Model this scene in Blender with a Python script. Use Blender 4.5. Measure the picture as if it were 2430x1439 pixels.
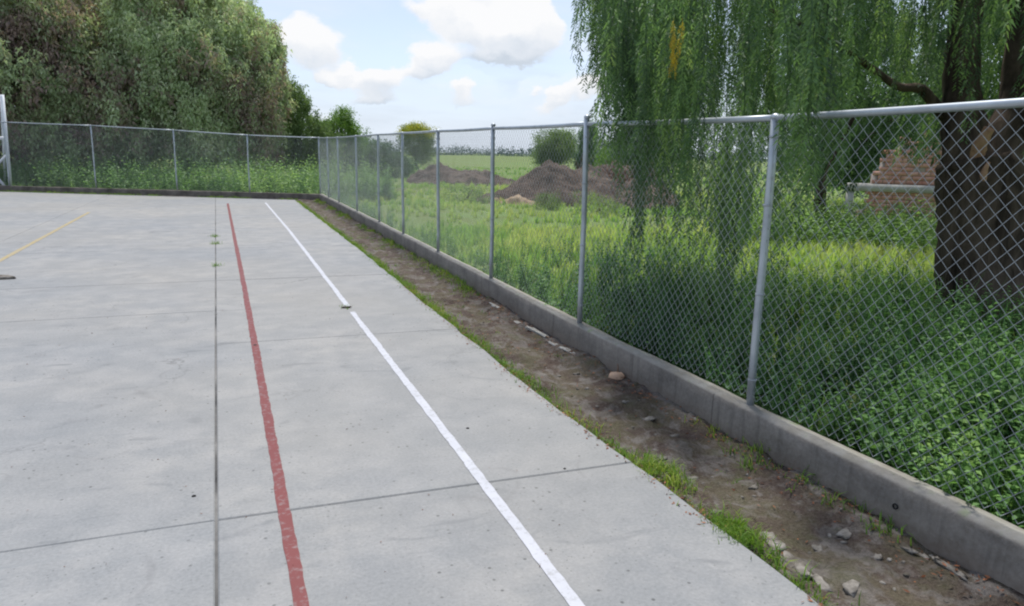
import bpy, bmesh, math, random
import numpy as np
from mathutils import Vector, Matrix

SC = bpy.context.scene
for _o in list(bpy.data.objects):
    bpy.data.objects.remove(_o)
COL = SC.collection
R = math.radians
rng = np.random.default_rng(7)
random.seed(7)

# ------------------------------------------------------------------ camera
EYE = 1.65
PITCH, ROLL, YAW = R(11.45), R(1.1), R(21.71)
FPX, CX, CY = 1750.0, 1215.0, 719.5
FWD = np.array([math.sin(YAW) * math.cos(PITCH), math.cos(YAW) * math.cos(PITCH), -math.sin(PITCH)])
_r0 = np.array([math.cos(YAW), -math.sin(YAW), 0.0])
_u0 = np.cross(_r0, FWD)
RGT = _r0 * math.cos(ROLL) + _u0 * math.sin(ROLL)
UPV = np.cross(RGT, FWD)
cam_data = bpy.data.cameras.new('camera')
cam_data.sensor_width = 36.0
cam_data.lens = 36.0 * FPX / 2430.0
cam_data.clip_start = 0.05
cam_data.clip_end = 6000.0
cam = bpy.data.objects.new('camera', cam_data)
COL.objects.link(cam)
cam.matrix_world = Matrix(((RGT[0], UPV[0], -FWD[0], 0), (RGT[1], UPV[1], -FWD[1], 0), (RGT[2], UPV[2], -FWD[2], EYE), (0, 0, 0, 1)))
SC.camera = cam


def ray(x, y):
    return FWD + RGT * (x - CX) / FPX - UPV * (y - CY) / FPX


def at(x, y, z=0.0):                       # photo pixel -> point of the plane at height z
    d = ray(x, y)
    return np.array([0, 0, EYE]) + d * ((z - EYE) / d[2])


def far(x, y, dist):                       # photo pixel -> point at a horizontal distance
    d = ray(x, y)
    return np.array([0, 0, EYE]) + d * (dist / math.hypot(d[0], d[1]))


# ------------------------------------------------------------------ render settings
SC.view_settings.view_transform = 'Standard'
SC.view_settings.look = 'None'
SC.view_settings.exposure = 0.2
SC.view_settings.gamma = 1.0
SC.view_settings.use_curve_mapping = False
SC.render.engine = 'CYCLES'
SC.cycles.max_bounces = 6
SC.cycles.diffuse_bounces = 3
SC.cycles.transmission_bounces = 4
SC.cycles.filter_width = 2.1
SC.cycles.use_denoising = True

# ------------------------------------------------------------------ world
SUN_ELEV, SUN_AZ = R(69), R(22)           # azimuth from +Y towards +X
world = bpy.data.worlds.new('World')
SC.world = world
world.use_nodes = True


class NT:
    """small helper around a node tree"""

    def __init__(self, tree, clear=True):
        self.t = tree
        if clear:
            tree.nodes.clear()

    def n(self, kind, **kw):
        nd = self.t.nodes.new(kind)
        ins = kw.pop('ins', {})
        for k, v in kw.items():
            setattr(nd, k, v)
        for k, v in ins.items():
            if hasattr(v, 'links'):
                self.t.links.new(v, nd.inputs[k])
            else:
                nd.inputs[k].default_value = v
        return nd

    def m(self, op, a, b=None, c=None, clamp=False):
        nd = self.t.nodes.new('ShaderNodeMath')
        nd.operation = op
        nd.use_clamp = clamp
        for i, v in enumerate((a, b, c)):
            if v is None:
                continue
            if hasattr(v, 'links'):
                self.t.links.new(v, nd.inputs[i])
            else:
                nd.inputs[i].default_value = v
        return nd.outputs[0]

    def vm(self, op, a, b=None, out=0):
        nd = self.t.nodes.new('ShaderNodeVectorMath')
        nd.operation = op
        for i, v in enumerate((a, b)):
            if v is None:
                continue
            if hasattr(v, 'links'):
                self.t.links.new(v, nd.inputs[i])
            else:
                nd.inputs[i].default_value = v
        return nd.outputs[out]

    def noise(self, vec, scale, detail=4, rough=0.55, out='Fac', dist=0.0):
        nd = self.n('ShaderNodeTexNoise', ins={'Scale': scale, 'Detail': detail, 'Roughness': rough, 'Distortion': dist})
        if vec is not None:
            self.t.links.new(vec, nd.inputs['Vector'])
        return nd.outputs[out]

    def ramp(self, fac, stops, interp='LINEAR'):
        nd = self.t.nodes.new('ShaderNodeValToRGB')
        self.t.links.new(fac, nd.inputs[0])
        cr = nd.color_ramp
        cr.interpolation = interp
        while len(cr.elements) < len(stops):
            cr.elements.new(0.5)
        for e, (p, c) in zip(cr.elements, stops):
            e.position = p
            e.color = (c[0], c[1], c[2], 1) if hasattr(c, '__len__') else (c, c, c, 1)
        return nd.outputs[0]

    def mix(self, fac, a, b, blend='MIX'):
        nd = self.t.nodes.new('ShaderNodeMix')
        nd.data_type = 'RGBA'
        nd.blend_type = blend
        for i, v in ((0, fac), (6, a), (7, b)):
            if hasattr(v, 'links'):
                self.t.links.new(v, nd.inputs[i])
            elif i == 0:
                nd.inputs[0].default_value = v
            else:
                nd.inputs[i].default_value = (v[0], v[1], v[2], 1)
        return nd.outputs[2]

    def link(self, a, b):
        self.t.links.new(a, b)


w = NT(world.node_tree)
sky = w.n('ShaderNodeTexSky', sky_type='NISHITA', sun_disc=False, sun_elevation=SUN_ELEV, sun_rotation=SUN_AZ, altitude=2000.0,
          air_density=1.0, dust_density=1.5, ozone_density=1.0)
tc = w.n('ShaderNodeTexCoord')
dirv = w.vm('NORMALIZE', tc.outputs['Generated'])
sep = w.n('ShaderNodeSeparateXYZ', ins={0: dirv})
up = sep.outputs[2]
# distorted direction gives the clouds their puffy outline
nz = w.noise(w.vm('MULTIPLY', dirv, (1, 1, 1.6)), 13.0, 6, 0.6, 'Color')
warp = w.vm('SCALE', w.vm('SUBTRACT', nz, (0.5, 0.5, 0.5)))
warp.node.inputs['Scale'].default_value = 0.06
dw = w.vm('ADD', dirv, warp)
# (photo x, photo y, half width, half height, strength)
BLOBS = [(735, 95, 66, 58, 1.0), (905, 192, 56, 30, 1.0), (825, 165, 22, 17, 0.8), (785, 186, 26, 16, 0.7),
         (1020, 135, 46, 34, 0.8), (1100, 212, 46, 22, 0.75), (1190, 65, 95, 52, 1.0), (1275, 50, 40, 60, 0.7), (985, 20, 75, 26, 0.5),
         (1075, 45, 50, 36, 0.6), (1310, 230, 20, 20, 0.8), (1262, 222, 18, 18, 0.5), (1375, 215, 60, 30, 0.6), (1290, 262, 40, 16, 0.4),
         (980, -80, 150, 40, 0.5), (1500, 120, 120, 80, 0.6), (400, 60, 120, 50, 0.6),
         (1195, 140, 105, 17, 0.5, -0.5), (885, 240, 95, 13, 0.42, -0.45), (1000, 165, 60, 14, 0.3, -0.4), (1120, 245, 70, 12, 0.35, -0.3), (1150, -5, 60, 22, 0.5, -0.5), (740, 270, 50, 14, 0.3, -0.1)]
mask = None
lit = None
for bx, by, rx, ry, s, lo_ in [b_ if len(b_) == 6 else (*b_, 0.0) for b_ in BLOBS]:
    c = ray(bx, by)
    c = c / np.linalg.norm(c)
    rr = np.cross(c, (0, 0, 1)); rr /= np.linalg.norm(rr)
    uu = np.cross(rr, c)
    D = w.vm('SUBTRACT', dw, tuple(c))
    a = w.vm('DOT_PRODUCT', D, tuple(rr / (rx / FPX)), out=1)
    b = w.vm('DOT_PRODUCT', D, tuple(uu / (ry / FPX)), out=1)
    f = w.vm('DOT_PRODUCT', D, tuple(c / 0.3), out=1)
    q = w.m('ADD', w.m('MULTIPLY', a, a), w.m('ADD', w.m('MULTIPLY', b, b), w.m('MULTIPLY', f, f)))
    g = w.m('MULTIPLY', w.m('EXPONENT', w.m('MULTIPLY', q, -0.85)), s)
    sh = w.m('MULTIPLY', g, w.m('MULTIPLY_ADD', b, 0.5, 0.62 + lo_))
    mask = g if mask is None else w.m('ADD', mask, g)
    lit = sh if lit is None else w.m('ADD', lit, sh)
# clouds of the whole sky: noise on a plane high above
inv = w.m('DIVIDE', 1.0, w.m('ADD', w.m('MAXIMUM', up, 0.0), 0.12))
pl = w.vm('SCALE', dirv)
w.link(inv, pl.node.inputs['Scale'])
pl2 = w.vm('MULTIPLY', pl, (1, 1, 0))
big = w.noise(pl2, 0.9, 7, 0.58)
veil = w.noise(pl2, 0.45, 4, 0.5)
cum = w.ramp(mask, [(0.33, 0.0), (0.58, 1.0)], 'EASE')
layer = w.ramp(big, [(0.42, 0.0), (0.68, 1.0)], 'EASE')
cloud_fac = w.m('MAXIMUM', cum, w.m('MULTIPLY', layer, 0.3), clamp=True)
# pale haze towards the horizon
hz = w.ramp(up, [(0.0, 0.95), (0.06, 0.78), (0.13, 0.50), (0.28, 0.30), (0.6, 0.24), (1.0, 0.22)])
sky_c = w.mix(1.0, sky.outputs[0], (1.9, 1.72, 1.65), 'MULTIPLY')
base = w.mix(hz, sky_c, (6.15, 6.95, 8.2))
base = w.mix(w.m('MULTIPLY', w.ramp(veil, [(0.35, 0.0), (0.7, 1.0)]), 0.45), base, (6.3, 6.9, 7.9))
shade = w.m('DIVIDE', lit, w.m('MAXIMUM', mask, 0.05))
shade = w.m('ADD', shade, w.m('MULTIPLY', w.m('SUBTRACT', w.noise(dw, 30.0, 4), 0.5), 0.5))
ccol = w.ramp(shade, [(0.0, (0.62, 0.69, 0.78)), (0.25, (0.78, 0.83, 0.90)), (0.6, (0.97, 0.975, 0.99))])
ccol = w.mix(1.0, ccol, (8.7, 8.7, 8.7), 'MULTIPLY')
allc = w.mix(cloud_fac, base, ccol)
below = w.mix(w.m('GREATER_THAN', up, -0.001), (1.6, 1.9, 1.2), allc)
bg = w.n('ShaderNodeBackground', ins={'Color': below, 'Strength': 0.1})
wo = w.n('ShaderNodeOutputWorld', ins={'Surface': bg.outputs[0]})

sun_d = bpy.data.lights.new('sun', 'SUN')
sun_d.energy = 4.0
sun_d.angle = R(8)
sun_d.color = (1.0, 0.96, 0.9)
sun = bpy.data.objects.new('sun', sun_d)
COL.objects.link(sun)
_sd = Vector((math.sin(SUN_AZ) * math.cos(SUN_ELEV), math.cos(SUN_AZ) * math.cos(SUN_ELEV), math.sin(SUN_ELEV)))
sun.rotation_euler = _sd.to_track_quat('Z', 'Y').to_euler()
sun.location = (-4, 6, 14)


# ------------------------------------------------------------------ materials
def mat(name):
    m = bpy.data.materials.new(name)
    m.use_nodes = True
    return m, NT(m.node_tree)


def finish(nt, color, rough=0.8, bump=None, bstr=0.3, bdist=0.01, metal=0.0, spec=0.4, rsock=None):
    p = nt.n('ShaderNodeBsdfPrincipled', ins={'Roughness': rough, 'Metallic': metal, 'Specular IOR Level': spec})
    if hasattr(color, 'links'):
        nt.link(color, p.inputs['Base Color'])
    else:
        p.inputs['Base Color'].default_value = (*color, 1)
    if rsock is not None:
        nt.link(rsock, p.inputs['Roughness'])
    if bump is not None:
        b = nt.n('ShaderNodeBump', ins={'Height': bump, 'Strength': bstr, 'Distance': bdist})
        nt.link(b.outputs[0], p.inputs['Normal'])
    nt.n('ShaderNodeOutputMaterial', ins={'Surface': p.outputs[0]})


def pos(nt):
    return nt.n('ShaderNodeNewGeometry').outputs['Position']


def m_concrete_court():
    m, t = mat('court_concrete')
    P = pos(t)
    rnd = t.n('ShaderNodeObjectInfo').outputs['Random']
    big = t.noise(P, 0.45, 5, 0.6)
    mid = t.noise(P, 3.0, 6, 0.65)
    fine = t.noise(P, 60.0, 4, 0.7)
    col = t.ramp(big, [(0.3, (0.222, 0.233, 0.242)), (0.5, (0.266, 0.269, 0.270)), (0.7, (0.312, 0.305, 0.290))])
    col = t.mix(t.m('MULTIPLY', t.ramp(mid, [(0.42, 1.0), (0.62, 0.0)]), 0.6), col, (0.175, 0.188, 0.198))
    col = t.mix(0.16, col, t.ramp(fine, [(0.3, 0.08), (0.7, 0.50)]))
    # trowel streaks roughly across the court
    st = t.noise(t.vm('MULTIPLY', P, (0.6, 7.0, 1.0)), 1.4, 5, 0.6)
    col = t.mix(t.m('MULTIPLY', t.ramp(st, [(0.60, 0.0), (0.74, 1.0)]), 0.4), col, (0.19, 0.205, 0.215))
    # dark grains and small spots
    vo = t.n('ShaderNodeTexVoronoi', ins={'Vector': P, 'Scale': 17.0})
    clus = t.ramp(t.noise(P, 1.3, 3), [(0.40, 0.1), (0.55, 1.0)])
    dots = t.ramp(vo.outputs['Distance'], [(0.08, 1.0), (0.17, 0.0)])
    keep = t.m('GREATER_THAN', t.n('ShaderNodeSeparateColor', ins={0: vo.outputs['Color']}).outputs[0], 0.55)
    col = t.mix(t.m('MULTIPLY', t.m('MULTIPLY', dots, clus), t.m('MULTIPLY', keep, 0.85)), col, (0.07, 0.075, 0.075))
    # blotches of old damp and rubber marks
    blot = t.ramp(t.noise(t.vm('MULTIPLY', P, (1.0, 2.2, 1.0)), 2.2, 4, 0.5, dist=1.2), [(0.62, 0.0), (0.74, 1.0)])
    col = t.mix(t.m('MULTIPLY', blot, 0.5), col, (0.12, 0.13, 0.14))
    vo2 = t.n('ShaderNodeTexVoronoi', ins={'Vector': P, 'Scale': 42.0})
    keep2 = t.m('GREATER_THAN', t.n('ShaderNodeSeparateColor', ins={0: vo2.outputs['Color']}).outputs[1], 0.6)
    d2_ = t.m('MULTIPLY', t.ramp(vo2.outputs['Distance'], [(0.12, 1.0), (0.22, 0.0)]), keep2)
    col = t.mix(t.m('MULTIPLY', d2_, t.m('MULTIPLY', t.ramp(t.noise(P, 0.9, 3), [(0.38, 0.25), (0.56, 1.0)]), 0.6)), col, (0.11, 0.115, 0.115))
    # curved rubber scuffs: thin contours of a slow noise
    sc = t.noise(t.vm('ADD', P, (7.0, 3.0, 0.0)), 0.8, 2, 0.4)
    ln = t.ramp(t.m('ABSOLUTE', t.m('SUBTRACT', sc, 0.52)), [(0.0, 1.0), (0.007, 0.0)])
    col = t.mix(t.m('MULTIPLY', t.m('MULTIPLY', ln, t.ramp(t.noise(P, 2.3, 4, 0.6), [(0.48, 0.0), (0.62, 1.0)])), 0.3), col, (0.13, 0.13, 0.135))
    # warm dust far out, on some areas
    col = t.mix(t.m('MULTIPLY', t.ramp(t.noise(P, 0.17, 4, 0.6), [(0.42, 0.0), (0.62, 1.0)]), 0.35), col, (0.31, 0.288, 0.25))
    # hairline cracks
    cr = t.n('ShaderNodeTexVoronoi', feature='DISTANCE_TO_EDGE',
             ins={'Vector': t.vm('ADD', P, t.vm('SCALE', t.noise(P, 2.0, 4, 0.6, 'Color'))), 'Scale': 0.33})
    crk = t.m('MULTIPLY', t.ramp(cr.outputs['Distance'], [(0.0, 1.0), (0.006, 0.0)]), t.ramp(t.noise(P, 0.6, 2), [(0.5, 0.0), (0.62, 1.0)]))
    col = t.mix(t.m('MULTIPLY', crk, 0.6), col, (0.09, 0.09, 0.09))
    # slabs differ a little from each other
    hsv = t.n('ShaderNodeHueSaturation', ins={'Color': col, 'Value': t.m('MULTIPLY_ADD', rnd, 0.06, 0.97)})
    finish(t, hsv.outputs[0], 0.78, t.m('ADD', fine, t.m('MULTIPLY', mid, 2.0)), 0.22, 0.004, spec=0.3)
    return m


def m_paint(name, rgb, worn, spots=0.5):
    m, t = mat(name)
    P = pos(t)
    wear = t.ramp(t.noise(P, 22.0, 6, 0.7), [(spots - 0.04, 0.0), (spots + 0.10, 1.0)])
    col = t.mix(t.noise(P, 4.0, 3), tuple(c * 0.85 for c in rgb), tuple(min(1, c * 1.12) for c in rgb))
    col = t.mix(t.m('MULTIPLY', wear, worn), col, (0.28, 0.28, 0.28))
    finish(t, col, 0.6, t.noise(P, 80.0, 3), 0.2, 0.002)
    return m


def m_kerb():
    m, t = mat('kerb_concrete')
    P = pos(t)
    g = t.n('ShaderNodeNewGeometry')
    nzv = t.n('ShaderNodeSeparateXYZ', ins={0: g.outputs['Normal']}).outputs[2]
    z = t.n('ShaderNodeSeparateXYZ', ins={0: P}).outputs[2]
    big = t.noise(t.vm('MULTIPLY', P, (1, 1, 2.5)), 1.6, 6, 0.65)
    fine = t.noise(P, 40.0, 5, 0.7)
    col = t.ramp(big, [(0.3, (0.135, 0.118, 0.10)), (0.5, (0.215, 0.19, 0.162)), (0.72, (0.30, 0.268, 0.23))])
    col = t.mix(0.15, col, t.ramp(fine, [(0.3, 0.05), (0.7, 0.5)]))
    stv = t.noise(t.vm('MULTIPLY', P, (14.0, 14.0, 0.8)), 1.0, 5, 0.65)
    col = t.mix(t.m('MULTIPLY', t.ramp(stv, [(0.52, 0.0), (0.68, 1.0)]), 0.5), col, (0.085, 0.078, 0.07))
    yk_ = t.n('ShaderNodeSeparateXYZ', ins={0: P}).outputs[1]
    fj = t.m('ABSOLUTE', t.m('SUBTRACT', t.m('FRACT', t.m('MULTIPLY', t.m('ADD', yk_, t.m('MULTIPLY', big, 0.02)), 0.41)), 0.5))
    col = t.mix(t.m('MULTIPLY', t.ramp(fj, [(0.0, 1.0), (0.0022, 0.0)]), 0.7), col, (0.05, 0.045, 0.04))
    # soil splashed on the foot of the face
    foot = t.m('MULTIPLY', t.ramp(t.m('ADD', z, t.m('MULTIPLY', t.noise(P, 5.0, 4), 0.10)), [(0.04, 1.0), (0.13, 0.0)]), 0.55)
    col = t.mix(foot, col, (0.16, 0.12, 0.09))
    # upper side painted paler as if sunlit, with green lichen patches
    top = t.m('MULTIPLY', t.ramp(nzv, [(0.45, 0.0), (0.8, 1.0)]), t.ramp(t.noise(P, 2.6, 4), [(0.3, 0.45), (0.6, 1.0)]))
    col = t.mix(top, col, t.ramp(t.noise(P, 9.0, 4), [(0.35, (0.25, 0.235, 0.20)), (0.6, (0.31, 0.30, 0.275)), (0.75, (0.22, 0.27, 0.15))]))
    finish(t, col, 0.9, t.m('ADD', fine, big), 0.5, 0.01, spec=0.2)
    return m


def m_dirt():
    m, t = mat('strip_soil')
    P = pos(t)
    a = t.noise(P, 2.4, 6, 0.62)
    b = t.noise(P, 11.0, 6, 0.7)
    f = t.noise(P, 70.0, 4, 0.7)
    col = t.ramp(a, [(0.30, (0.030, 0.020, 0.017)), (0.45, (0.070, 0.048, 0.040)), (0.58, (0.095, 0.082, 0.048)), (0.72, (0.13, 0.112, 0.095))])
    col = t.mix(t.m('MULTIPLY', t.ramp(b, [(0.50, 0.0), (0.66, 1.0)]), 0.75), col, (0.22, 0.20, 0.185))
    plate = t.ramp(t.noise(t.vm('MULTIPLY', P, (1.6, 1.0, 1.0)), 3.2, 6, 0.62, dist=0.5), [(0.52, 0.0), (0.57, 1.0)])
    col = t.mix(t.m('MULTIPLY', plate, 0.75), col, t.ramp(b, [(0.35, (0.11, 0.10, 0.09)), (0.6, (0.25, 0.235, 0.22))]))
    col = t.mix(t.m('MULTIPLY', t.ramp(t.noise(P, 5.0, 5, 0.6), [(0.52, 0.0), (0.66, 1.0)]), 0.55), col, (0.085, 0.095, 0.035))
    col = t.mix(0.35, col, t.ramp(f, [(0.3, (0.02, 0.015, 0.012)), (0.7, (0.24, 0.20, 0.17))]))
    finish(t, col, 0.95, t.m('ADD', b, f), 0.9, 0.02, spec=0.15)
    return m


def m_mound():
    m, t = mat('heap_soil')
    P = pos(t)
    a = t.noise(P, 0.8, 6, 0.6)
    b = t.noise(P, 5.0, 6, 0.7)
    col = t.ramp(a, [(0.32, (0.085, 0.070, 0.058)), (0.5, (0.135, 0.105, 0.085)), (0.68, (0.20, 0.16, 0.13))])
    col = t.mix(t.m('MULTIPLY', t.ramp(b, [(0.5, 0.0), (0.7, 1.0)]), 0.5), col, (0.19, 0.165, 0.155))
    finish(t, col, 0.95, t.m('ADD', a, b), 1.0, 0.15, spec=0.1)
    return m


def m_field():
    m, t = mat('field_ground')
    P = pos(t)
    a = t.noise(P, 0.06, 6, 0.6)
    b = t.noise(P, 0.9, 6, 0.65)
    f = t.noise(P, 14.0, 4, 0.7)
    col = t.ramp(a, [(0.35, (0.17, 0.21, 0.09)), (0.5, (0.19, 0.265, 0.095)), (0.62, (0.16, 0.285, 0.085))])
    col = t.mix(t.ramp(b, [(0.4, 0.0), (0.65, 0.7)]), col, (0.155, 0.17, 0.06))
    col = t.mix(0.3, col, t.ramp(f, [(0.3, (0.05, 0.06, 0.03)), (0.7, (0.22, 0.27, 0.09))]))
    finish(t, col, 0.95, t.m('ADD', b, f), 0.8, 0.05, spec=0.1)
    return m


def m_leaf(name, stops, trans=0.35, rough=0.55, noise_scale=0.6, spec=0.25):
    """foliage: per-vertex tint (kind of leaf) and slow noise through the crown pick the colour"""
    m, t = mat(name)
    at_ = t.n('ShaderNodeAttribute', attribute_name='tint').outputs['Fac']
    nv = t.noise(pos(t), noise_scale, 3, 0.5)
    fac = t.m('ADD', t.m('MULTIPLY', at_, 0.62), t.m('MULTIPLY', t.m('SUBTRACT', nv, 0.3), 0.95), clamp=True)
    col = t.ramp(fac, stops)
    p = t.n('ShaderNodeBsdfPrincipled', ins={'Roughness': rough, 'Specular IOR Level': spec, 'Base Color': col})
    tr = t.n('ShaderNodeBsdfTranslucent', ins={'Color': t.mix(1.0, col, (1.25, 1.35, 0.8), 'MULTIPLY')})
    mx = t.n('ShaderNodeMixShader', ins={0: trans, 1: p.outputs[0], 2: tr.outputs[0]})
    t.n('ShaderNodeOutputMaterial', ins={'Surface': mx.outputs[0]})
    return m


def m_bark(name, c1, c2, scale=6.0):
    m, t = mat(name)
    P = pos(t)
    v = t.vm('MULTIPLY', P, (1, 1, 0.28))
    a = t.noise(v, scale, 7, 0.65, dist=0.6)
    col = t.ramp(a, [(0.35, c1), (0.65, c2)])
    finish(t, col, 0.95, a, 1.0, 0.06, spec=0.12)
    return m


def m_metal(name, rgb, rough=0.42, metal=0.75):
    m, t = mat(name)
    P = pos(t)
    a = t.noise(P, 5.0, 5, 0.6)
    col = t.mix(t.ramp(a, [(0.4, 0.0), (0.7, 1.0)]), rgb, tuple(c * 0.72 for c in rgb))
    finish(t, col, rough, a, 0.15, 0.002, metal=metal, spec=0.5, rsock=t.m('MULTIPLY_ADD', a, 0.35, rough - 0.15))
    return m


def m_plain(name, c1, c2, scale=12.0, rough=0.85, bstr=0.5):
    m, t = mat(name)
    P = pos(t)
    a = t.noise(P, scale, 5, 0.65)
    finish(t, t.ramp(a, [(0.35, c1), (0.65, c2)]), rough, a, bstr, 0.01, spec=0.2)
    return m


M = {
    'kerb_dark': m_plain('dirty_concrete', (0.08, 0.07, 0.06), (0.21, 0.185, 0.16), 3.0, 0.95, 0.6),
    'court': m_concrete_court(), 'kerb': m_kerb(), 'dirt': m_dirt(), 'mound': m_mound(), 'field': m_field(),
    'red': m_paint('red_paint', (0.165, 0.037, 0.035), 0.45, 0.56), 'white': m_paint('white_paint', (0.47, 0.48, 0.52), 0.6, 0.55),
    'yellow': m_paint('yellow_paint', (0.37, 0.285, 0.11), 0.7, 0.48),
    'joint': m_plain('joint_filler', (0.03, 0.03, 0.03), (0.22, 0.215, 0.205), 1.1),
    'galv': m_metal('galvanised_steel', (0.46, 0.50, 0.54), 0.42, 0.6),
    'wire': m_metal('galvanised_wire', (0.42, 0.45, 0.48), 0.5, 0.2),
    'whitesteel': m_plain('white_enamel', (0.68, 0.71, 0.76), (0.78, 0.80, 0.83), 3.0, 0.45, 0.05),
    'black': m_plain('hole_black', (0.012, 0.012, 0.012), (0.03, 0.03, 0.03)),  # black that paints the shaded inside of small holes
    'bark': m_bark('dark_bark', (0.028, 0.021, 0.017), (0.15, 0.115, 0.09), 5.0),
    'bark2': m_bark('brown_bark', (0.05, 0.04, 0.032), (0.16, 0.12, 0.10), 5.0),
    'wood': m_plain('bare_wood', (0.34, 0.19, 0.12), (0.48, 0.30, 0.20), 14.0),
    'mortar_strip': m_plain('mortar_strip', (0.30, 0.29, 0.26), (0.46, 0.45, 0.42), 14.0, 0.9, 0.7),
    'rubble': m_plain('pale_rubble', (0.08, 0.07, 0.055), (0.27, 0.25, 0.225), 16.0, 0.9, 0.9),
    'peach': m_plain('peach_stone', (0.50, 0.33, 0.22), (0.62, 0.43, 0.31), 18.0, 0.85, 0.5),
    'brick': m_plain('red_brick', (0.44, 0.20, 0.155), (0.62, 0.37, 0.30), 3.5, 0.9, 0.5),
    'mortar': m_plain('mortar', (0.30, 0.24, 0.21), (0.40, 0.34, 0.30), 8.0),
    'beam': m_plain('cast_concrete', (0.30, 0.29, 0.27), (0.44, 0.43, 0.41), 2.5),
    'leaf_near': m_leaf('pepper_leaf', [(0.0, (0.053, 0.084, 0.057)), (0.4, (0.100, 0.175, 0.082)), (0.75, (0.177, 0.288, 0.105)), (1.0, (0.331, 0.425, 0.140))], 0.4, noise_scale=0.9),
    'leaf_yellow': m_leaf('yellowed_leaf', [(0.0, (0.42, 0.30, 0.03)), (1.0, (0.60, 0.44, 0.05))], 0.4),
    'leaf_far': m_leaf('grove_leaf', [(0.0, (0.195, 0.155, 0.147)), (0.28, (0.372, 0.265, 0.246)), (0.5, (0.336, 0.400, 0.246)), (0.75, (0.463, 0.563, 0.339)), (1.0, (0.700, 0.700, 0.552))], 0.42, noise_scale=0.28),
    'leaf_bush': m_leaf('bush_leaf', [(0.0, (0.090, 0.130, 0.061)), (0.5, (0.180, 0.260, 0.100)), (1.0, (0.360, 0.459, 0.161))], 0.3, noise_scale=0.35),
    'leaf_dark': m_leaf('dark_leaf', [(0.0, (0.044, 0.082, 0.046)), (0.5, (0.096, 0.179, 0.081)), (1.0, (0.175, 0.276, 0.127))], 0.25, noise_scale=0.4),
    'leaf_light': m_leaf('light_leaf', [(0.0, (0.10, 0.18, 0.04)), (0.5, (0.17, 0.29, 0.06)), (1.0, (0.28, 0.42, 0.10))], 0.35, noise_scale=0.5),
    'flower': m_leaf('yellow_blossom', [(0.0, (0.16, 0.17, 0.03)), (0.4, (0.40, 0.37, 0.04)), (1.0, (0.62, 0.58, 0.07))], 0.3, noise_scale=0.8),
    'grass': m_leaf('field_grass', [(0.0, (0.113, 0.219, 0.071)), (0.35, (0.208, 0.370, 0.106)), (0.65, (0.347, 0.488, 0.142)), (1.0, (0.589, 0.607, 0.260))], 0.42, noise_scale=0.35),
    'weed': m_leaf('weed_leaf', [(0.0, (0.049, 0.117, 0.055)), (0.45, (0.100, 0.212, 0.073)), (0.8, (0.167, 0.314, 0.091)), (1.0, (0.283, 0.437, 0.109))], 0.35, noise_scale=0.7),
    'under': m_leaf('undergrowth_leaf', [(0.0, (0.101, 0.189, 0.083)), (0.5, (0.186, 0.319, 0.122)), (1.0, (0.355, 0.493, 0.167))], 0.4, noise_scale=0.5),
    'edge': m_leaf('edge_grass', [(0.0, (0.060, 0.121, 0.022)), (0.5, (0.144, 0.264, 0.039)), (1.0, (0.336, 0.374, 0.066))], 0.35, noise_scale=1.5),
    'litter': m_leaf('leaf_litter', [(0.0, (0.06, 0.03, 0.018)), (0.5, (0.20, 0.075, 0.035)), (1.0, (0.42, 0.17, 0.07))], 0.1, noise_scale=3.0),
    'twig': m_plain('dry_twig', (0.12, 0.08, 0.06), (0.24, 0.17, 0.13), 6.0),
    'wood_far': m_leaf('hazy_wood_leaf', [(0.0, (0.065, 0.105, 0.111)), (0.5, (0.104, 0.154, 0.153)), (1.0, (0.143, 0.203, 0.187))], 0.1, noise_scale=0.02),  # bluish ramp: distance haze mixed into the leaf colour
}


# ------------------------------------------------------------------ object helpers
def tag(o, label=None, cat=None, group=None, kind=None):
    if label: o['label'] = label
    if cat: o['category'] = cat
    if group: o['group'] = group
    if kind: o['kind'] = kind
    return o


def empty(name, loc=(0, 0, 0), label=None, cat=None, group=None, kind=None, rz=0.0):
    o = bpy.data.objects.new(name, None)
    COL.objects.link(o)
    o.location = [float(v) for v in loc]
    o.rotation_euler[2] = rz
    o.empty_display_size = 0.3
    return tag(o, label, cat, group, kind)


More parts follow.
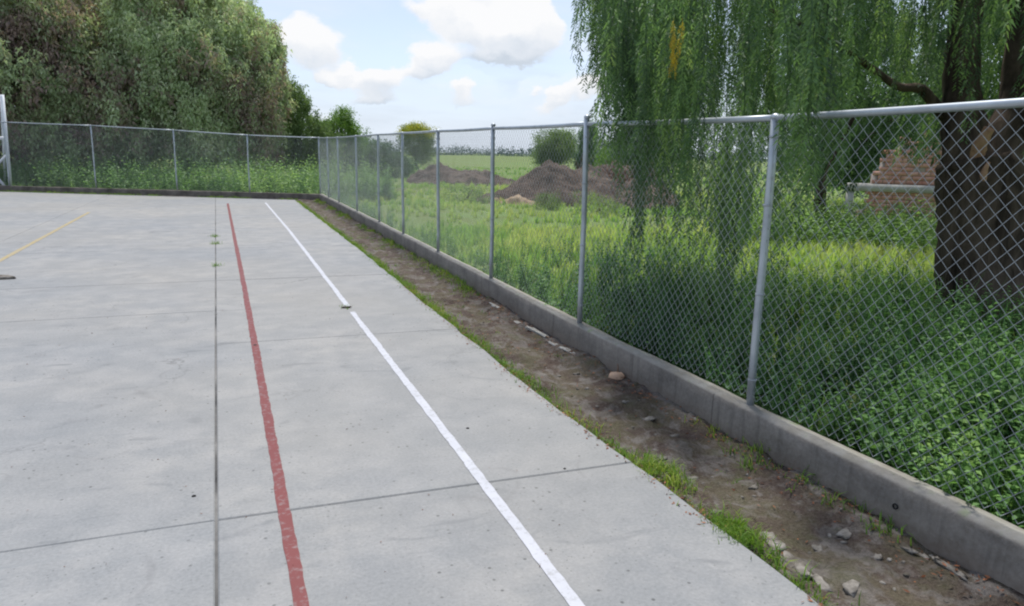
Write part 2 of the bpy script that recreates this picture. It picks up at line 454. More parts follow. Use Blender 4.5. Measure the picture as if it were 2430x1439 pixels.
class Acc:
    """collects triangles and quads as arrays"""

    def __init__(self):
        self.V, self.T, self.Q, self.tint, self.n = [], [], [], [], 0

    def add(self, V, T=None, Q=None, tint=0.5):
        V = np.asarray(V, float).reshape(-1, 3)
        if T is not None and len(T):
            self.T.append(np.asarray(T, int).reshape(-1, 3) + self.n)
        if Q is not None and len(Q):
            self.Q.append(np.asarray(Q, int).reshape(-1, 4) + self.n)
        self.V.append(V)
        self.tint.append(np.broadcast_to(np.asarray(tint, float), (len(V),)).copy())
        self.n += len(V)
        return self

    def arrays(self):
        V = np.concatenate(self.V) if self.V else np.zeros((0, 3))
        T = np.concatenate(self.T) if self.T else np.zeros((0, 3), int)
        Q = np.concatenate(self.Q) if self.Q else np.zeros((0, 4), int)
        t = np.concatenate(self.tint) if self.tint else np.zeros(0)
        return V, T, Q, t

    def stamp(self, proto, Rm, P, tint, spread=0.5):
        """many copies of a proto: Rm (N,3,3) rotation*scale, P (N,3), tint (N,)"""
        V, T, Q, t = proto
        N = len(P)
        W = np.einsum('nij,vj->nvi', Rm, V) + P[:, None, :]
        off = (np.arange(N) * len(V))[:, None, None]
        tt = tint[:, None] + (t[None, :] - 0.5) * spread
        self.add(W.reshape(-1, 3), (T[None] + off).reshape(-1, 3) if len(T) else None, (Q[None] + off).reshape(-1, 4) if len(Q) else None,
                 tt.reshape(-1))
        return self

    def build(self, name, material, parent=None, origin=(0, 0, 0), smooth=False, kind=None, two=None):
        V, T, Q, t = self.arrays()
        V = V - np.asarray(origin, float)
        me = bpy.data.meshes.new(name)
        me.vertices.add(len(V))
        me.vertices.foreach_set('co', V.astype(np.float32).ravel())
        nl = len(T) * 3 + len(Q) * 4
        me.loops.add(nl)
        me.loops.foreach_set('vertex_index', np.concatenate([T.ravel(), Q.ravel()]).astype(np.int32))
        npoly = len(T) + len(Q)
        me.polygons.add(npoly)
        ls = np.concatenate([np.arange(len(T)) * 3, len(T) * 3 + np.arange(len(Q)) * 4]).astype(np.int32)
        lt = np.concatenate([np.full(len(T), 3), np.full(len(Q), 4)]).astype(np.int32)
        me.polygons.foreach_set('loop_start', ls)
        me.polygons.foreach_set('loop_total', lt)
        if smooth:
            me.polygons.foreach_set('use_smooth', np.ones(npoly, bool))
        a = me.attributes.new('tint', 'FLOAT', 'POINT')
        a.data.foreach_set('value', t.astype(np.float32))
        me.materials.append(material)
        me.update(calc_edges=True)
        o = bpy.data.objects.new(name, me)
        COL.objects.link(o)
        if parent is None:
            o.location = [float(v) for v in origin]
        else:
            o.parent = parent
            o.location = Vector([float(v) for v in origin]) - (parent.location if parent.parent is None else Vector((0, 0, 0)))
        if kind: o['kind'] = kind
        return o


def tube(acc, pts, rad, sides=8, tint=0.5, caps=True, wob=0.0):
    pts = np.asarray(pts, float)
    n = len(pts)
    rad = np.broadcast_to(np.asarray(rad, float), (n,))
    tg = np.gradient(pts, axis=0)
    tg /= np.linalg.norm(tg, axis=1)[:, None] + 1e-9
    ref = np.array([0.0, 0, 1]) if abs(tg[0][2]) < 0.9 else np.array([1.0, 0, 0])
    V = []
    a = np.cross(tg[0], ref); a /= np.linalg.norm(a)
    for i in range(n):
        a = a - tg[i] * (a @ tg[i]); a /= np.linalg.norm(a)
        b = np.cross(tg[i], a)
        th = np.arange(sides) * 2 * math.pi / sides
        rr = rad[i] * (1 + wob * (rng.random(sides) - 0.5))
        V.append(pts[i] + np.outer(np.cos(th) * rr, a) + np.outer(np.sin(th) * rr, b))
    V = np.concatenate(V)
    Q = [(i * sides + j, i * sides + (j + 1) % sides, (i + 1) * sides + (j + 1) % sides, (i + 1) * sides + j) for i in range(n - 1) for j in range(sides)]
    T = []
    if caps:
        V = np.concatenate([V, pts[:1], pts[-1:]])
        c0, c1 = n * sides, n * sides + 1
        T = [(c0, (j + 1) % sides, j) for j in range(sides)] + [(c1, (n - 1) * sides + j, (n - 1) * sides + (j + 1) % sides) for j in range(sides)]
    acc.add(V, T, Q, tint)
    return acc


def box(acc, c, s, rz=0.0, jit=0.0):
    """box with slightly bevelled long edges would cost too much here: plain box, corners jittered"""
    x, y, z = [v / 2 for v in s]
    V = np.array([(i * x, j * y, k * z) for i in (-1, 1) for j in (-1, 1) for k in (-1, 1)], float)
    if jit: V += (rng.random(V.shape) - 0.5) * jit
    ca, sa = math.cos(rz), math.sin(rz)
    V = V @ np.array([[ca, sa, 0], [-sa, ca, 0], [0, 0, 1]]) + np.asarray(c, float)
    acc.add(V, None, [(0, 1, 3, 2), (4, 6, 7, 5), (0, 4, 5, 1), (2, 3, 7, 6), (0, 2, 6, 4), (1, 5, 7, 3)])
    return acc


# value noise for geometry
_lat = rng.random((64, 64))


def vnoise(x, y, s=1.0):
    x = np.asarray(x, float) / s; y = np.asarray(y, float) / s
    xi = np.floor(x).astype(int); yi = np.floor(y).astype(int)
    fx = x - xi; fy = y - yi
    fx = fx * fx * (3 - 2 * fx); fy = fy * fy * (3 - 2 * fy)
    g = lambda a, b: _lat[a % 64, b % 64]
    return (g(xi, yi) * (1 - fx) + g(xi + 1, yi) * fx) * (1 - fy) + (g(xi, yi + 1) * (1 - fx) + g(xi + 1, yi + 1) * fx) * fy - 0.5


def fbm(x, y, s=1.0, o=4):
    r = 0; a = 1.0
    for i in range(o):
        r = r + a * vnoise(np.asarray(x) + 17.3 * i, np.asarray(y) - 9.1 * i, s / 2 ** i); a *= 0.5
    return r


def rotz(a):
    c, s = np.cos(a), np.sin(a); o = np.zeros_like(a); i = np.ones_like(a)
    return np.stack([np.stack([c, -s, o], -1), np.stack([s, c, o], -1), np.stack([o, o, i], -1)], -2)


def rotx(a):
    c, s = np.cos(a), np.sin(a); o = np.zeros_like(a); i = np.ones_like(a)
    return np.stack([np.stack([i, o, o], -1), np.stack([o, c, -s], -1), np.stack([o, s, c], -1)], -2)


def rand_tf(N, smin, smax, tilt=0.2):
    """random turn about z, small tilt, scale"""
    a = rng.random(N) * 2 * math.pi
    b = (rng.random(N) - 0.5) * 2 * tilt
    c = rng.random(N) * 2 * math.pi
    s = smin + rng.random(N) * (smax - smin)
    return np.einsum('nij,njk,nkl->nil', rotz(c), rotx(b), rotz(a)) * s[:, None, None]


# ------------------------------------------------------------------ site lines (metres; +Y runs along the court)
def edge_x(y):     # right edge of the concrete
    return np.interp(y, [-4, 1.9, 3.3, 4.6, 8.0, 12.7, 26], [2.04, 2.03, 2.035, 2.01, 2.08, 2.19, 2.37])


def foot_x(y):     # court-side face of the kerb wall
    return np.interp(y, [-4, 1.7, 5.3, 8.0, 15.0, 21.0, 26], [2.82, 2.83, 2.82, 2.885, 3.02, 3.10, 3.17])


KERB_T, KERB_H = 0.13, 0.205
# far side: court edge, wall and fence run at a skew
FE0, FE1 = np.array([2.37, 25.75]), np.array([-6.9, 30.9])     # far edge of the concrete
FD = (FE1 - FE0) / np.linalg.norm(FE1 - FE0)
FN = np.array([-FD[1], FD[0]]) * (1 if (-FD[1] * 0 + FD[0]) > 0 else -1)   # away from the camera
if FN[1] < 0: FN = -FN
C0 = np.array([3.24, 25.95])                                   # fence corner
FWL0 = C0 - FN * 0.10

# ------------------------------------------------------------------ field (one sheet to the horizon)
gx = np.concatenate([-np.geomspace(3000, 22, 26), np.arange(-21, 40.1, 0.6), np.geomspace(42, 3000, 26)])
gy = np.concatenate([-np.geomspace(600, 12, 10), np.arange(-11, 60.1, 0.6), np.geomspace(62, 4500, 34)])
GX, GY = np.meshgrid(gx, gy, indexing='ij')


def site_dist(x, y):
    """signed distance outside the court's right and far walls (positive outside)"""
    a = np.asarray(x) - (foot_x(y) + KERB_T)
    b = (np.asarray(x) - C0[0]) * FN[0] + (np.asarray(y) - C0[1]) * FN[1]
    return np.maximum(a, b)


def ground_z(x, y):
    x = np.asarray(x, float); y = np.asarray(y, float)
    d = site_dist(x, y)
    r = np.clip((d - 0.1) / 1.3, 0, 1)
    r = r * r * (3 - 2 * r)
    z = -0.17 + r * (0.19 + 0.22 * fbm(x, y, 5.0, 3) + 0.05 * fbm(x + 40, y, 1.3, 2))
    return np.minimum(z, 0.25)


Z = ground_z(GX, GY)
fl = Acc()
nx, ny = len(gx), len(gy)
idx = np.arange(nx * ny).reshape(nx, ny)
fl.add(np.stack([GX, GY, Z], -1).reshape(-1, 3), None, np.stack([idx[:-1, :-1], idx[1:, :-1], idx[1:, 1:], idx[:-1, 1:]], -1).reshape(-1, 4))
field = fl.build('field', M['field'], smooth=True, kind='structure')

# ------------------------------------------------------------------ court: slabs, joints, painted lines
court = empty('court', (0, 0, 0), kind='structure')


def clip_far(poly, off=0.0):
    out = []
    f = lambda p: (p[0] - FE0[0]) * FN[0] + (p[1] - FE0[1]) * FN[1] + off
    for i in range(len(poly)):
        a, b = poly[i], poly[(i + 1) % len(poly)]
        fa, fb = f(a), f(b)
        if fa <= 0: out.append(a)
        if (fa < 0 < fb) or (fb < 0 < fa):
            t = fa / (fa - fb)
            out.append((a[0] + (b[0] - a[0]) * t, a[1] + (b[1] - a[1]) * t))
    return out


def slab(poly, mat_, z0=-0.12, z1=0.0, name='slab', parent=court, bev=0.006):
    bm = bmesh.new()
    vs = [bm.verts.new((p[0], p[1], z0)) for p in poly]
    f = bm.faces.new(vs)
    r = bmesh.ops.extrude_face_region(bm, geom=[f])
    tv = [v for v in r['geom'] if isinstance(v, bmesh.types.BMVert)]
    for v in tv: v.co.z = z1
    bmesh.ops.recalc_face_normals(bm, faces=bm.faces[:])
    if bev:
        te = [e for e in bm.edges if all(abs(v.co.z - z1) < 1e-5 for v in e.verts)]
        bmesh.ops.bevel(bm, geom=te, offset=bev, segments=1, affect='EDGES')
    me = bpy.data.meshes.new(name)
    bm.to_mesh(me); bm.free()
    me.materials.append(mat_)
    o = bpy.data.objects.new(name, me)
    COL.objects.link(o)
    o.parent = parent
    return o


rows = [-3.4, 0.05, 3.34, 6.62, 9.95, 13.25, 16.55, 19.85, 23.1, 26.4, 29.7, 33.0, 36.3, 39.6]
cols = [(-0.084, None), (-3.52, -0.096), (-6.92, -3.53), (-10.32, -6.93), (-13.72, -10.33)]
gapw = {3.34: 0.009, 9.95: 0.022, 6.62: 0.004, 8.05: 0.016, 0.05: 0.008}
for ci, (x0, x1) in enumerate(cols):
    rws = rows if ci == 0 else [8.05 if v == 6.62 else v for v in rows]
    for r0, r1 in zip(rws[:-1], rws[1:]):
        g0 = gapw.get(r0, 0.005) / 2; g1 = gapw.get(r1, 0.005) / 2
        if ci > 0: g0 *= 0.3 if r0 < 7 else 0.6; g1 *= 0.3 if r1 < 7 else 0.6
        sk = -0.055 if ci == 0 else 0.02       # the cross joints run a little askew
        ya, yb = r0 + g0, r1 - g1
        if x1 is None:
            ys = np.arange(ya, yb, 0.22)
            right = [(float(edge_x(y)) + float(fbm(y * 3, 5.0, 1.0, 3)) * 0.03, float(y) + sk) for y in ys] + [(float(edge_x(yb)), yb + sk)]
            poly = [(x0, ya)] + right + [(x0, yb)]
        else:
            poly = [(x0, ya + 0.02 * ci), (x1, ya), (x1, yb), (x0, yb + 0.02 * ci)]
        poly = clip_far(poly)
        if len(poly) >= 3:
            slab(poly, M['court'])
# filler at the bottom of the joints
fp = clip_far([(-13.7, -3.3), (2.0, -3.3), (2.0, 27), (2.0, 39), (-13.7, 39)], 0.02)
jf = slab(fp, M['joint'], -0.11, -0.007, 'joint_filler', court, 0)

# painted lines, 4 mm proud sheets with wavering hand-rolled edges
def paint(name, pts, wdt, mat_, label, gaps=()):
    acc = Acc()
    pts = np.asarray(pts, float)
    s = np.concatenate([[0], np.cumsum(np.linalg.norm(np.diff(pts, axis=0), axis=1))])
    ss = np.arange(0, s[-1], 0.06)
    px = np.interp(ss, s, pts[:, 0]); py = np.interp(ss, s, pts[:, 1])
    w1 = wdt / 2 * (1 + 0.22 * (rng.random(len(ss)) - 0.5)) + 0.005 * fbm(ss, ss * 0, 0.5, 3)
    w2 = wdt / 2 * (1 + 0.22 * (rng.random(len(ss)) - 0.5)) + 0.005 * fbm(ss + 30, ss * 0, 0.5, 3)
    dx = np.gradient(px); dy = np.gradient(py); L = np.hypot(dx, dy)
    nx_, ny_ = dy / L, -dx / L
    A = np.stack([px + nx_ * w1, py + ny_ * w1, np.full_like(px, 0.003)], -1)
    B = np.stack([px - nx_ * w2, py - ny_ * w2, np.full_like(px, 0.003)], -1)
    n = len(ss)
    Q = [(i, i + 1, n + i + 1, n + i) for i in range(n - 1) if not any(a < py[i] < b for a, b in gaps)]
    acc.add(np.concatenate([A, B]), None, Q)
    o = acc.build(name, mat_, court)
    o['label'] = label
    return o


paint('painted_line', [(0.195, -3.2), (0.20, 2.55), (0.205, 3.43), (0.222, 6.5), (0.235, 10.1), (0.255, 24.2)], 0.056, M['red'], 'red painted line')
paint('painted_line', [(1.15, -3.2), (1.16, 2.2), (1.185, 3.65), (1.235, 7.84), (1.33, 16), (1.36, 24.4)], 0.055, M['white'], 'white painted line', gaps=((7.55, 7.85),))
paint('painted_line', [(-2.95, 4.0), (-2.975, 12.45), (-3.05, 21.3)], 0.075, M['yellow'], 'faded yellow painted line')


def disc(name, x, y, r, mat_, parent, z=0.0015, sides=9, squash=1.0, rag=0.2, h=0.003):
    acc = Acc()
    th = np.arange(sides) * 2 * math.pi / sides
    rr = r * (1 + rag * (rng.random(sides) - 0.5))
    V = np.stack([x + rr * np.cos(th), y + rr * np.sin(th) * squash, np.full(sides, z)], -1)
    V2 = V.copy(); V2[:, 2] = z + h; V2[:, :2] = (V2[:, :2] - (x, y)) * 0.8 + (x, y)
    c = np.array([[x, y, z + h * 1.2]])
    Q = [(j, (j + 1) % sides, sides + (j + 1) % sides, sides + j) for j in range(sides)]
    T = [(2 * sides, sides + j, sides + (j + 1) % sides) for j in range(sides)]
    acc.add(np.concatenate([V, V2, c]), T, Q)
    return acc.build(name, mat_, parent)


p = at(605, 820); disc('anchor_hole', p[0], p[1], 0.016, M['black'], court, 0.003)  # black discs on the slab paint the shade inside small holes
for q, r in (((1110, 1017), 0.011), ((460, 1178), 0.011), ((1340, 1113), 0.008)):
    p = at(*q); disc('anchor_hole', p[0], p[1], r, M['black'], court, 0.0005)

# ------------------------------------------------------------------ soil strip between court and wall
ys = np.concatenate([np.arange(-3.5, 9, 0.035), np.arange(9, 26.3, 0.09)])
us = np.linspace(0, 1, 30)
YY, UU = np.meshgrid(ys, us, indexing='ij')
XX = (edge_x(YY) - 0.06) * (1 - UU) + (foot_x(YY) + 0.05) * UU
hump = 0.05 * np.clip((UU - 0.7) / 0.3, 0, 1)
ZZ = -0.045 + hump + 0.055 * fbm(XX, YY, 0.35, 4) + 0.03 * fbm(XX + 9, YY, 0.06, 2)
ZZ = np.where(UU < 0.07, np.minimum(ZZ, -0.02), ZZ)
ds = Acc(); n0, n1 = XX.shape
idx = np.arange(n0 * n1).reshape(n0, n1)
ds.add(np.stack([XX, YY, ZZ], -1).reshape(-1, 3), None, np.stack([idx[:-1, :-1], idx[:-1, 1:], idx[1:, 1:], idx[1:, :-1]], -1).reshape(-1, 4))
dirt = ds.build('dirt_strip', M['dirt'], smooth=True, kind='structure')
# soil along the far edge
sa = np.arange(-1.2, 19.0, 0.15)
ub = np.linspace(0, 1, 6)
SS, UB = np.meshgrid(sa, ub, indexing='ij')
PX = FE0[0] + FD[0] * SS + FN[0] * (-0.05 + UB * 0.75)
PY = FE0[1] + FD[1] * SS + FN[1] * (-0.05 + UB * 0.75)
d2 = Acc(); idx = np.arange(SS.size).reshape(SS.shape)
d2.add(np.stack([PX, PY, -0.03 + 0.05 * fbm(PX, PY, 0.5, 3)], -1).reshape(-1, 3), None,
       np.stack([idx[:-1, :-1], idx[:-1, 1:], idx[1:, 1:], idx[1:, :-1]], -1).reshape(-1, 4))
d2.build('dirt_border', M['dirt'], smooth=True, kind='structure')


def dirt_z(x, y):
    u = (x - (edge_x(y) - 0.06)) / (foot_x(y) + 0.05 - edge_x(y) + 0.06)
    return float(-0.045 + 0.05 * np.clip((u - 0.7) / 0.3, 0, 1) + 0.055 * fbm(x, y, 0.35, 4) + 0.03 * fbm(x + 9, y, 0.06, 2))


def lump(acc, c, s, rz=0.0, rough=0.25, rings=5, seg=9):
    """angular stone"""
    V = [(0, 0, 1)]
    for i in range(1, rings):
        ph = math.pi * i / rings
        for j in range(seg):
            th = 2 * math.pi * (j + 0.5 * (i % 2)) / seg
            V.append((math.sin(ph) * math.cos(th), math.sin(ph) * math.sin(th), math.cos(ph)))
    V.append((0, 0, -1))
    V = np.array(V, float)
    V = np.sign(V) * np.abs(V) ** 0.65
    V *= 1 + rough * (rng.random((len(V), 1)) - 0.5) * 2
    V *= np.asarray(s) / 2
    ca, sa_ = math.cos(rz), math.sin(rz)
    V = V @ np.array([[ca, sa_, 0], [-sa_, ca, 0], [0, 0, 1]]) + np.asarray(c, float)
    T = [(0, 1 + j, 1 + (j + 1) % seg) for j in range(seg)]
    Q = [(1 + (i - 1) * seg + j, 1 + i * seg + j, 1 + i * seg + (j + 1) % seg, 1 + (i - 1) * seg + (j + 1) % seg) for i in range(1, rings - 1) for j in range(seg)]
    b = 1 + (rings - 2) * seg; e = len(V) - 1
    T += [(e, b + (j + 1) % seg, b + j) for j in range(seg)]
    acc.add(V, T, Q)
    return acc


# pale lumps of mortar and broken concrete set in the soil: (photo x, y, length, width, turn)
STONES = [(1200, 728, .30, .045, 1.62), (1255, 762, .46, .05, 1.6), (1300, 788, .40, .05, 1.6), (1340, 812, .36, .045, 1.6), (1378, 835, .26, .04, 1.6),
          (1045, 648, .10, .07, .4), (1540, 992, .09, .05, .2), (1650, 1000, .08, .035, 1.4), (1575, 1083, .06, .05, .8), (1780, 1115, .06, .025, .4),
          (1790, 1148, .05, .03, .9), (1645, 1123, .05, .04, .1), (1835, 1277, .13, .08, 1.2), (1868, 1312, .10, .06, 1.3), (2010, 1262, .12, .05, .3),
          (1945, 1293, .07, .05, 1.0), (2160, 1295, .11, .035, 1.5), (2195, 1315, .06, .03, 1.5), (2275, 1362, .14, .03, 1.5), (1905, 1350, .10, .06, 1.2),
          (1950, 1385, .10, .05, 1.1), (2080, 1318, .05, .03, .2), (1895, 1335, .05, .03, .5), (1370, 883, .05, .04, .2), (1480, 950, .05, .04, .8),
          (2225, 1335, .05, .03, 1.1), (2020, 1400, .09, .05, .7), (1600, 1040, .05, .03, .1), (1700, 1215, .05, .03, .1)]
for sx, sy, L_, W_, a_ in STONES:
    p = at(sx, sy, -0.03)
    a = Acc(); lump(a, (0, 0, 0), (L_ * 1.1, W_ * 1.1, min(0.024, W_ * 0.5)), a_, 0.42, 5, 8)
    o = a.build('rubble_piece', M['mortar_strip' if L_ > 0.25 else 'rubble'], dirt)
    xq = min(float(p[0]), float(foot_x(p[1])) - 0.075) if L_ > 0.1 else float(p[0])
    o.location = (xq, float(p[1]), dirt_z(xq, p[1]) - 0.003)
st = Acc()
for k in range(260):
    y = rng.uniform(0.8, 12) ** 1.0; u = rng.uniform(0.05, 0.98)
    x = float(edge_x(y) * (1 - u) + foot_x(y) * u)
    s = rng.uniform(0.006, 0.022)
    lump(st, (x, y, dirt_z(x, y) + s * 0.05), (s * 1.5, s, s * 0.7), rng.uniform(0, 3), 0.3, 3, 6)
g_ = st.build('gravel', M['rubble'], kind='stuff')
tag(g_, 'small pale gravel scattered in the soil strip', 'gravel')

# ------------------------------------------------------------------ kerb walls
def wall(name, path, h, t, z0, label, step=0.12, side=1, mt='kerb'):
    """path runs along the court-side face; side gives the direction of the thickness"""
    path = np.asarray(path, float)
    s = np.concatenate([[0], np.cumsum(np.linalg.norm(np.diff(path, axis=0), axis=1))])
    ss = np.arange(0, s[-1] + step, step); ss[-1] = s[-1]
    px = np.interp(ss, s, path[:, 0]); py = np.interp(ss, s, path[:, 1])
    dx = np.gradient(px); dy = np.gradient(py); L = np.hypot(dx, dy)
    nx_, ny_ = side * dy / L, -side * dx / L
    prof = [(0.004, z0), (0.0, 0.02), (0.003, h * 0.5), (0.004, h - 0.02), (0.016, h - 0.004), (t * 0.5, h), (t - 0.014, h - 0.003), (t, h - 0.02), (t, z0)]
    n = len(ss); V = []
    for k, (o_, z_) in enumerate(prof):
        j = 0.0035 * (rng.random(n) - 0.5) + 0.006 * fbm(ss, ss * 0 + k, 0.8, 3)
        jz = (0.004 * (rng.random(n) - 0.5) + 0.010 * fbm(ss + 5, ss * 0 + k * 0.3, 0.9, 3)) if z_ > 0.1 else 0
        V.append(np.stack([px + nx_ * (o_ + j), py + ny_ * (o_ + j), z_ + jz + 0 * px], -1))
    V = np.concatenate(V)
    Q = [(k * n + i, (k + 1) * n + i, (k + 1) * n + i + 1, k * n + i + 1) for k in range(len(prof) - 1) for i in range(n - 1)]
    a = Acc(); a.add(V, None, Q)
    m_ = len(prof)
    a.add(V[[k * n for k in range(m_)]], [(0, k, k + 1) for k in range(1, m_ - 1)])
    a.add(V[[k * n + n - 1 for k in range(m_)]], [(0, k + 1, k) for k in range(1, m_ - 1)])
    o = a.build(name, M[mt], smooth=False)
    return tag(o, label, 'wall')


yk = np.concatenate([np.arange(-3.5, 25.6, 0.5), [25.7]])
kerb1 = wall('low_wall', [(float(foot_x(y)), y) for y in yk], KERB_H, KERB_T, -0.2, 'long low grey concrete kerb wall under the near chain link fence')
W0 = C0 - FN * 0.065 + FD * -0.02
kerb2 = wall('low_wall', [tuple(W0), tuple(W0 + FD * 19.0)], 0.18, KERB_T, -0.2, 'low dark concrete kerb wall under the far fence at the back of the court', mt='kerb_dark')
# weep hole: raised black ring and disc paint its shaded inside
ph = at(2127, 1203, 0.085)
a = Acc()
hx, hy = float(foot_x(ph[1])), float(ph[1])
th = np.arange(12) * 2 * math.pi / 12
ring = lambda r, x: np.stack([np.full(12, x), hy + r * np.cos(th), 0.088 + r * np.sin(th)], -1)
V = np.concatenate([ring(0.014, hx + 0.01), ring(0.014, hx - 0.006), ring(0.010, hx - 0.006), ring(0.010, hx + 0.004), [[hx + 0.004, hy, 0.088]]])
Q = [(k * 12 + j, k * 12 + (j + 1) % 12, (k + 1) * 12 + (j + 1) % 12, (k + 1) * 12 + j) for k in range(3) for j in range(12)]
a.add(V, [(48, 36 + j, 36 + (j + 1) % 12) for j in range(12)], Q)
a.build('drain_hole', M['black'], kerb1)

# ------------------------------------------------------------------ chain link fences
PITCHW = 0.070
WIRE_R = 0.00145


def link_panel(P0, P1, zt0, zt1, zb, name, parent, k0=0, wr=WIRE_R):
    """woven zigzag wires between two posts"""
    P0 = np.asarray(P0, float); P1 = np.asarray(P1, float)
    L = np.linalg.norm(P1 - P0); d = (P1 - P0) / L
    nrm = np.array([d[1], -d[0]])
    nw = int(L / (PITCHW / 2))
    acc = Acc()
    hp = PITCHW / 2
    for k in range(nw + 1):
        s0 = k * L / nw
        ztop = zt0 + (zt1 - zt0) * min(1, s0 / L) - 0.012
        m_ = int((ztop - zb) / hp)
        zz = zb + np.arange(m_ + 1) * (ztop - zb) / m_
        sgn = np.where((np.arange(m_ + 1) + k) % 2 == 0, 1, -1)
        s = s0 + sgn * (L / nw * 0.52)
        s = np.clip(s, 0, L)
        bulge = 0.010 * math.sin(math.pi * s0 / L) * np.sin(math.pi * (zz - zb) / (ztop - zb))
        off = sgn * wr * 0.9 + bulge + 0.003 * np.sin(zz * 3 + s0 * 2)
        pts = np.stack([P0[0] + d[0] * s + nrm[0] * off, P0[1] + d[1] * s + nrm[1] * off, zz], -1)
        n = len(pts)
        # three sided wire
        t3 = np.arange(3) * 2 * math.pi / 3
        V = []
        for j in range(3):
            V.append(pts + np.array([d[0] * 0.8, d[1] * 0.8, 0.6]) * 0 + np.outer(np.full(n, math.cos(t3[j]) * wr), [nrm[0], nrm[1], 0])
                     + np.outer(sgn * 0 + math.sin(t3[j]) * wr * 1.35, [d[0], d[1], 0]))
        V = np.concatenate(V)
        i = np.arange(n - 1)
        Q = np.concatenate([np.stack([j * n + i, ((j + 1) % 3) * n + i, ((j + 1) % 3) * n + i + 1, j * n + i + 1], -1) for j in range(3)])
        acc.add(V, None, Q)
    return acc.build(name, M['wire'], parent)


def cross_panel(P0, P1, zt0, zt1, zb, name, parent, wr=0.0017):
    """the same mesh where the weave is too small to see: two crossing layers of diagonal wires"""
    P0 = np.asarray(P0, float); P1 = np.asarray(P1, float)
    L = np.linalg.norm(P1 - P0); d = (P1 - P0) / L
    nrm = np.array([d[1], -d[0]])
    acc = Acc()
    H = min(zt0, zt1) - 0.01 - zb
    t3 = np.arange(3) * 2 * math.pi / 3
    for sg in (1, -1):
        for c in np.arange(-H, L, PITCHW):
            a0 = max(0.0, -c); a1 = min(H, L - c)
            if a1 - a0 < 0.02: continue
            s_ = np.array([c + a0, c + a1]); z_ = zb + np.array([a0, a1])
            if sg < 0: s_ = L - s_
            m_ = 3
            s_ = np.linspace(s_[0], s_[1], m_); z_ = np.linspace(z_[0], z_[1], m_)
            z_ = z_ + (max(zt0, zt1) - min(zt0, zt1)) * (s_ / L if zt1 > zt0 else 1 - s_ / L) * (z_ - zb) / H
            off = sg * wr
            V = []
            for j in range(3):
                o_ = off + math.cos(t3[j]) * wr; u_ = math.sin(t3[j]) * wr * 1.3
                V.append(np.stack([P0[0] + d[0] * (s_ + u_) + nrm[0] * o_, P0[1] + d[1] * (s_ + u_) + nrm[1] * o_, z_], -1))
            i_ = np.arange(m_ - 1)
            Q = np.concatenate([np.stack([j * m_ + i_, ((j + 1) % 3) * m_ + i_, ((j + 1) % 3) * m_ + i_ + 1, j * m_ + i_ + 1], -1) for j in range(3)])
            acc.add(np.concatenate(V), None, Q)
    return acc.build(name, M['wire'], parent)


def fence(pts, tops, zbase, label, zb_mesh, rail_r=0.0185, post_r=0.0235, ext=None, leans=None, origin=None, skip_post=(), cap_dark=()):
    root = empty('chain_link_fence', origin, label, 'fence')
    org = Vector(origin)
    pts = [np.asarray(p, float) for p in pts]
    for i, (p, zt) in enumerate(zip(pts, tops)):
        if i in skip_post: continue
        a = Acc()
        e = (ext or {}).get(i, 0.0)
        lx, ly = (leans or {}).get(i, (0, 0))
        zs = np.linspace(zbase, zt + e, 7)
        t = (zs - zbase) / (zt - zbase)
        tube(a, np.stack([p[0] + lx * t + 0.004 * np.sin(t * 7 + i), p[1] + ly * t, zs], -1), post_r, 12)
        po = a.build('post', M['galv'], root, smooth=True)
        c = Acc()
        tube(c, [(p[0] + lx, p[1] + ly, zt + e - 0.004), (p[0] + lx, p[1] + ly, zt + e + 0.012), (p[0] + lx, p[1] + ly, zt + e + 0.024)], [post_r * 1.14, post_r * 1.14, post_r * 0.6], 12)
        co = c.build('cap', M['galv'], po, smooth=True)
        co.location = (0, 0, 0)
        for zf in (0.12, 0.42, 0.72, 0.94):           # tie bands round the post
            b = Acc()
            zc = zbase + (zt - zbase) * zf; tt = zf
            tube(b, [(p[0] + lx * tt, p[1] + ly * tt, zc - 0.006), (p[0] + lx * tt, p[1] + ly * tt, zc + 0.006)], post_r * 1.15, 8)
            bo = b.build('band', M['wire'], po)
            bo.location = (0, 0, 0)
    for i in range(len(pts) - 1):
        p, q = pts[i], pts[i + 1]
        a = Acc(); n = 9
        t = np.linspace(0, 1, n)
        l0 = np.array((leans or {}).get(i, (0, 0))); l1 = np.array((leans or {}).get(i + 1, (0, 0)))
        pp = p[:2] + l0; qq = q[:2] + l1
        z = tops[i] * (1 - t) + tops[i + 1] * t - 0.006 * np.sin(t * math.pi)
        tube(a, np.stack([pp[0] * (1 - t) + qq[0] * t, pp[1] * (1 - t) + qq[1] * t, z], -1), rail_r, 12)
        a.build('rail', M['galv'], root, smooth=True)
        if 0.5 < q[1] < 9.5:
            link_panel(p[:2], q[:2], tops[i], tops[i + 1], zb_mesh, 'mesh_panel', root)
        else:
            cross_panel(p[:2], q[:2], tops[i], tops[i + 1], zb_mesh, 'mesh_panel', root)
    return root


POSTS1 = [(-2.9, 1.91), (-0.9, 1.90), (1.05, 1.895), (3.40, 1.872), (6.01, 1.905), (8.56, 1.93), (11.35, 1.95), (13.95, 1.965), (16.4, 1.98), (18.7, 1.99), (21.1, 2.0), (23.5, 2.02), (25.95, 2.05)]
f1p = [(float(foot_x(y)) + 0.075, y) for y, _ in POSTS1[:-1]] + [tuple(C0)]
f1t = [t for _, t in POSTS1]


def on_kerb(px, py):        # where the sight line of a post foot crosses the wall
    d = ray(px, py); lo, hi = 0.5, 30.0
    for _ in range(50):
        y = (lo + hi) / 2
        if d[0] / d[1] * y > float(foot_x(y)) + 0.075: hi = y
        else: lo = y
    return (float(foot_x(y)) + 0.075, y)


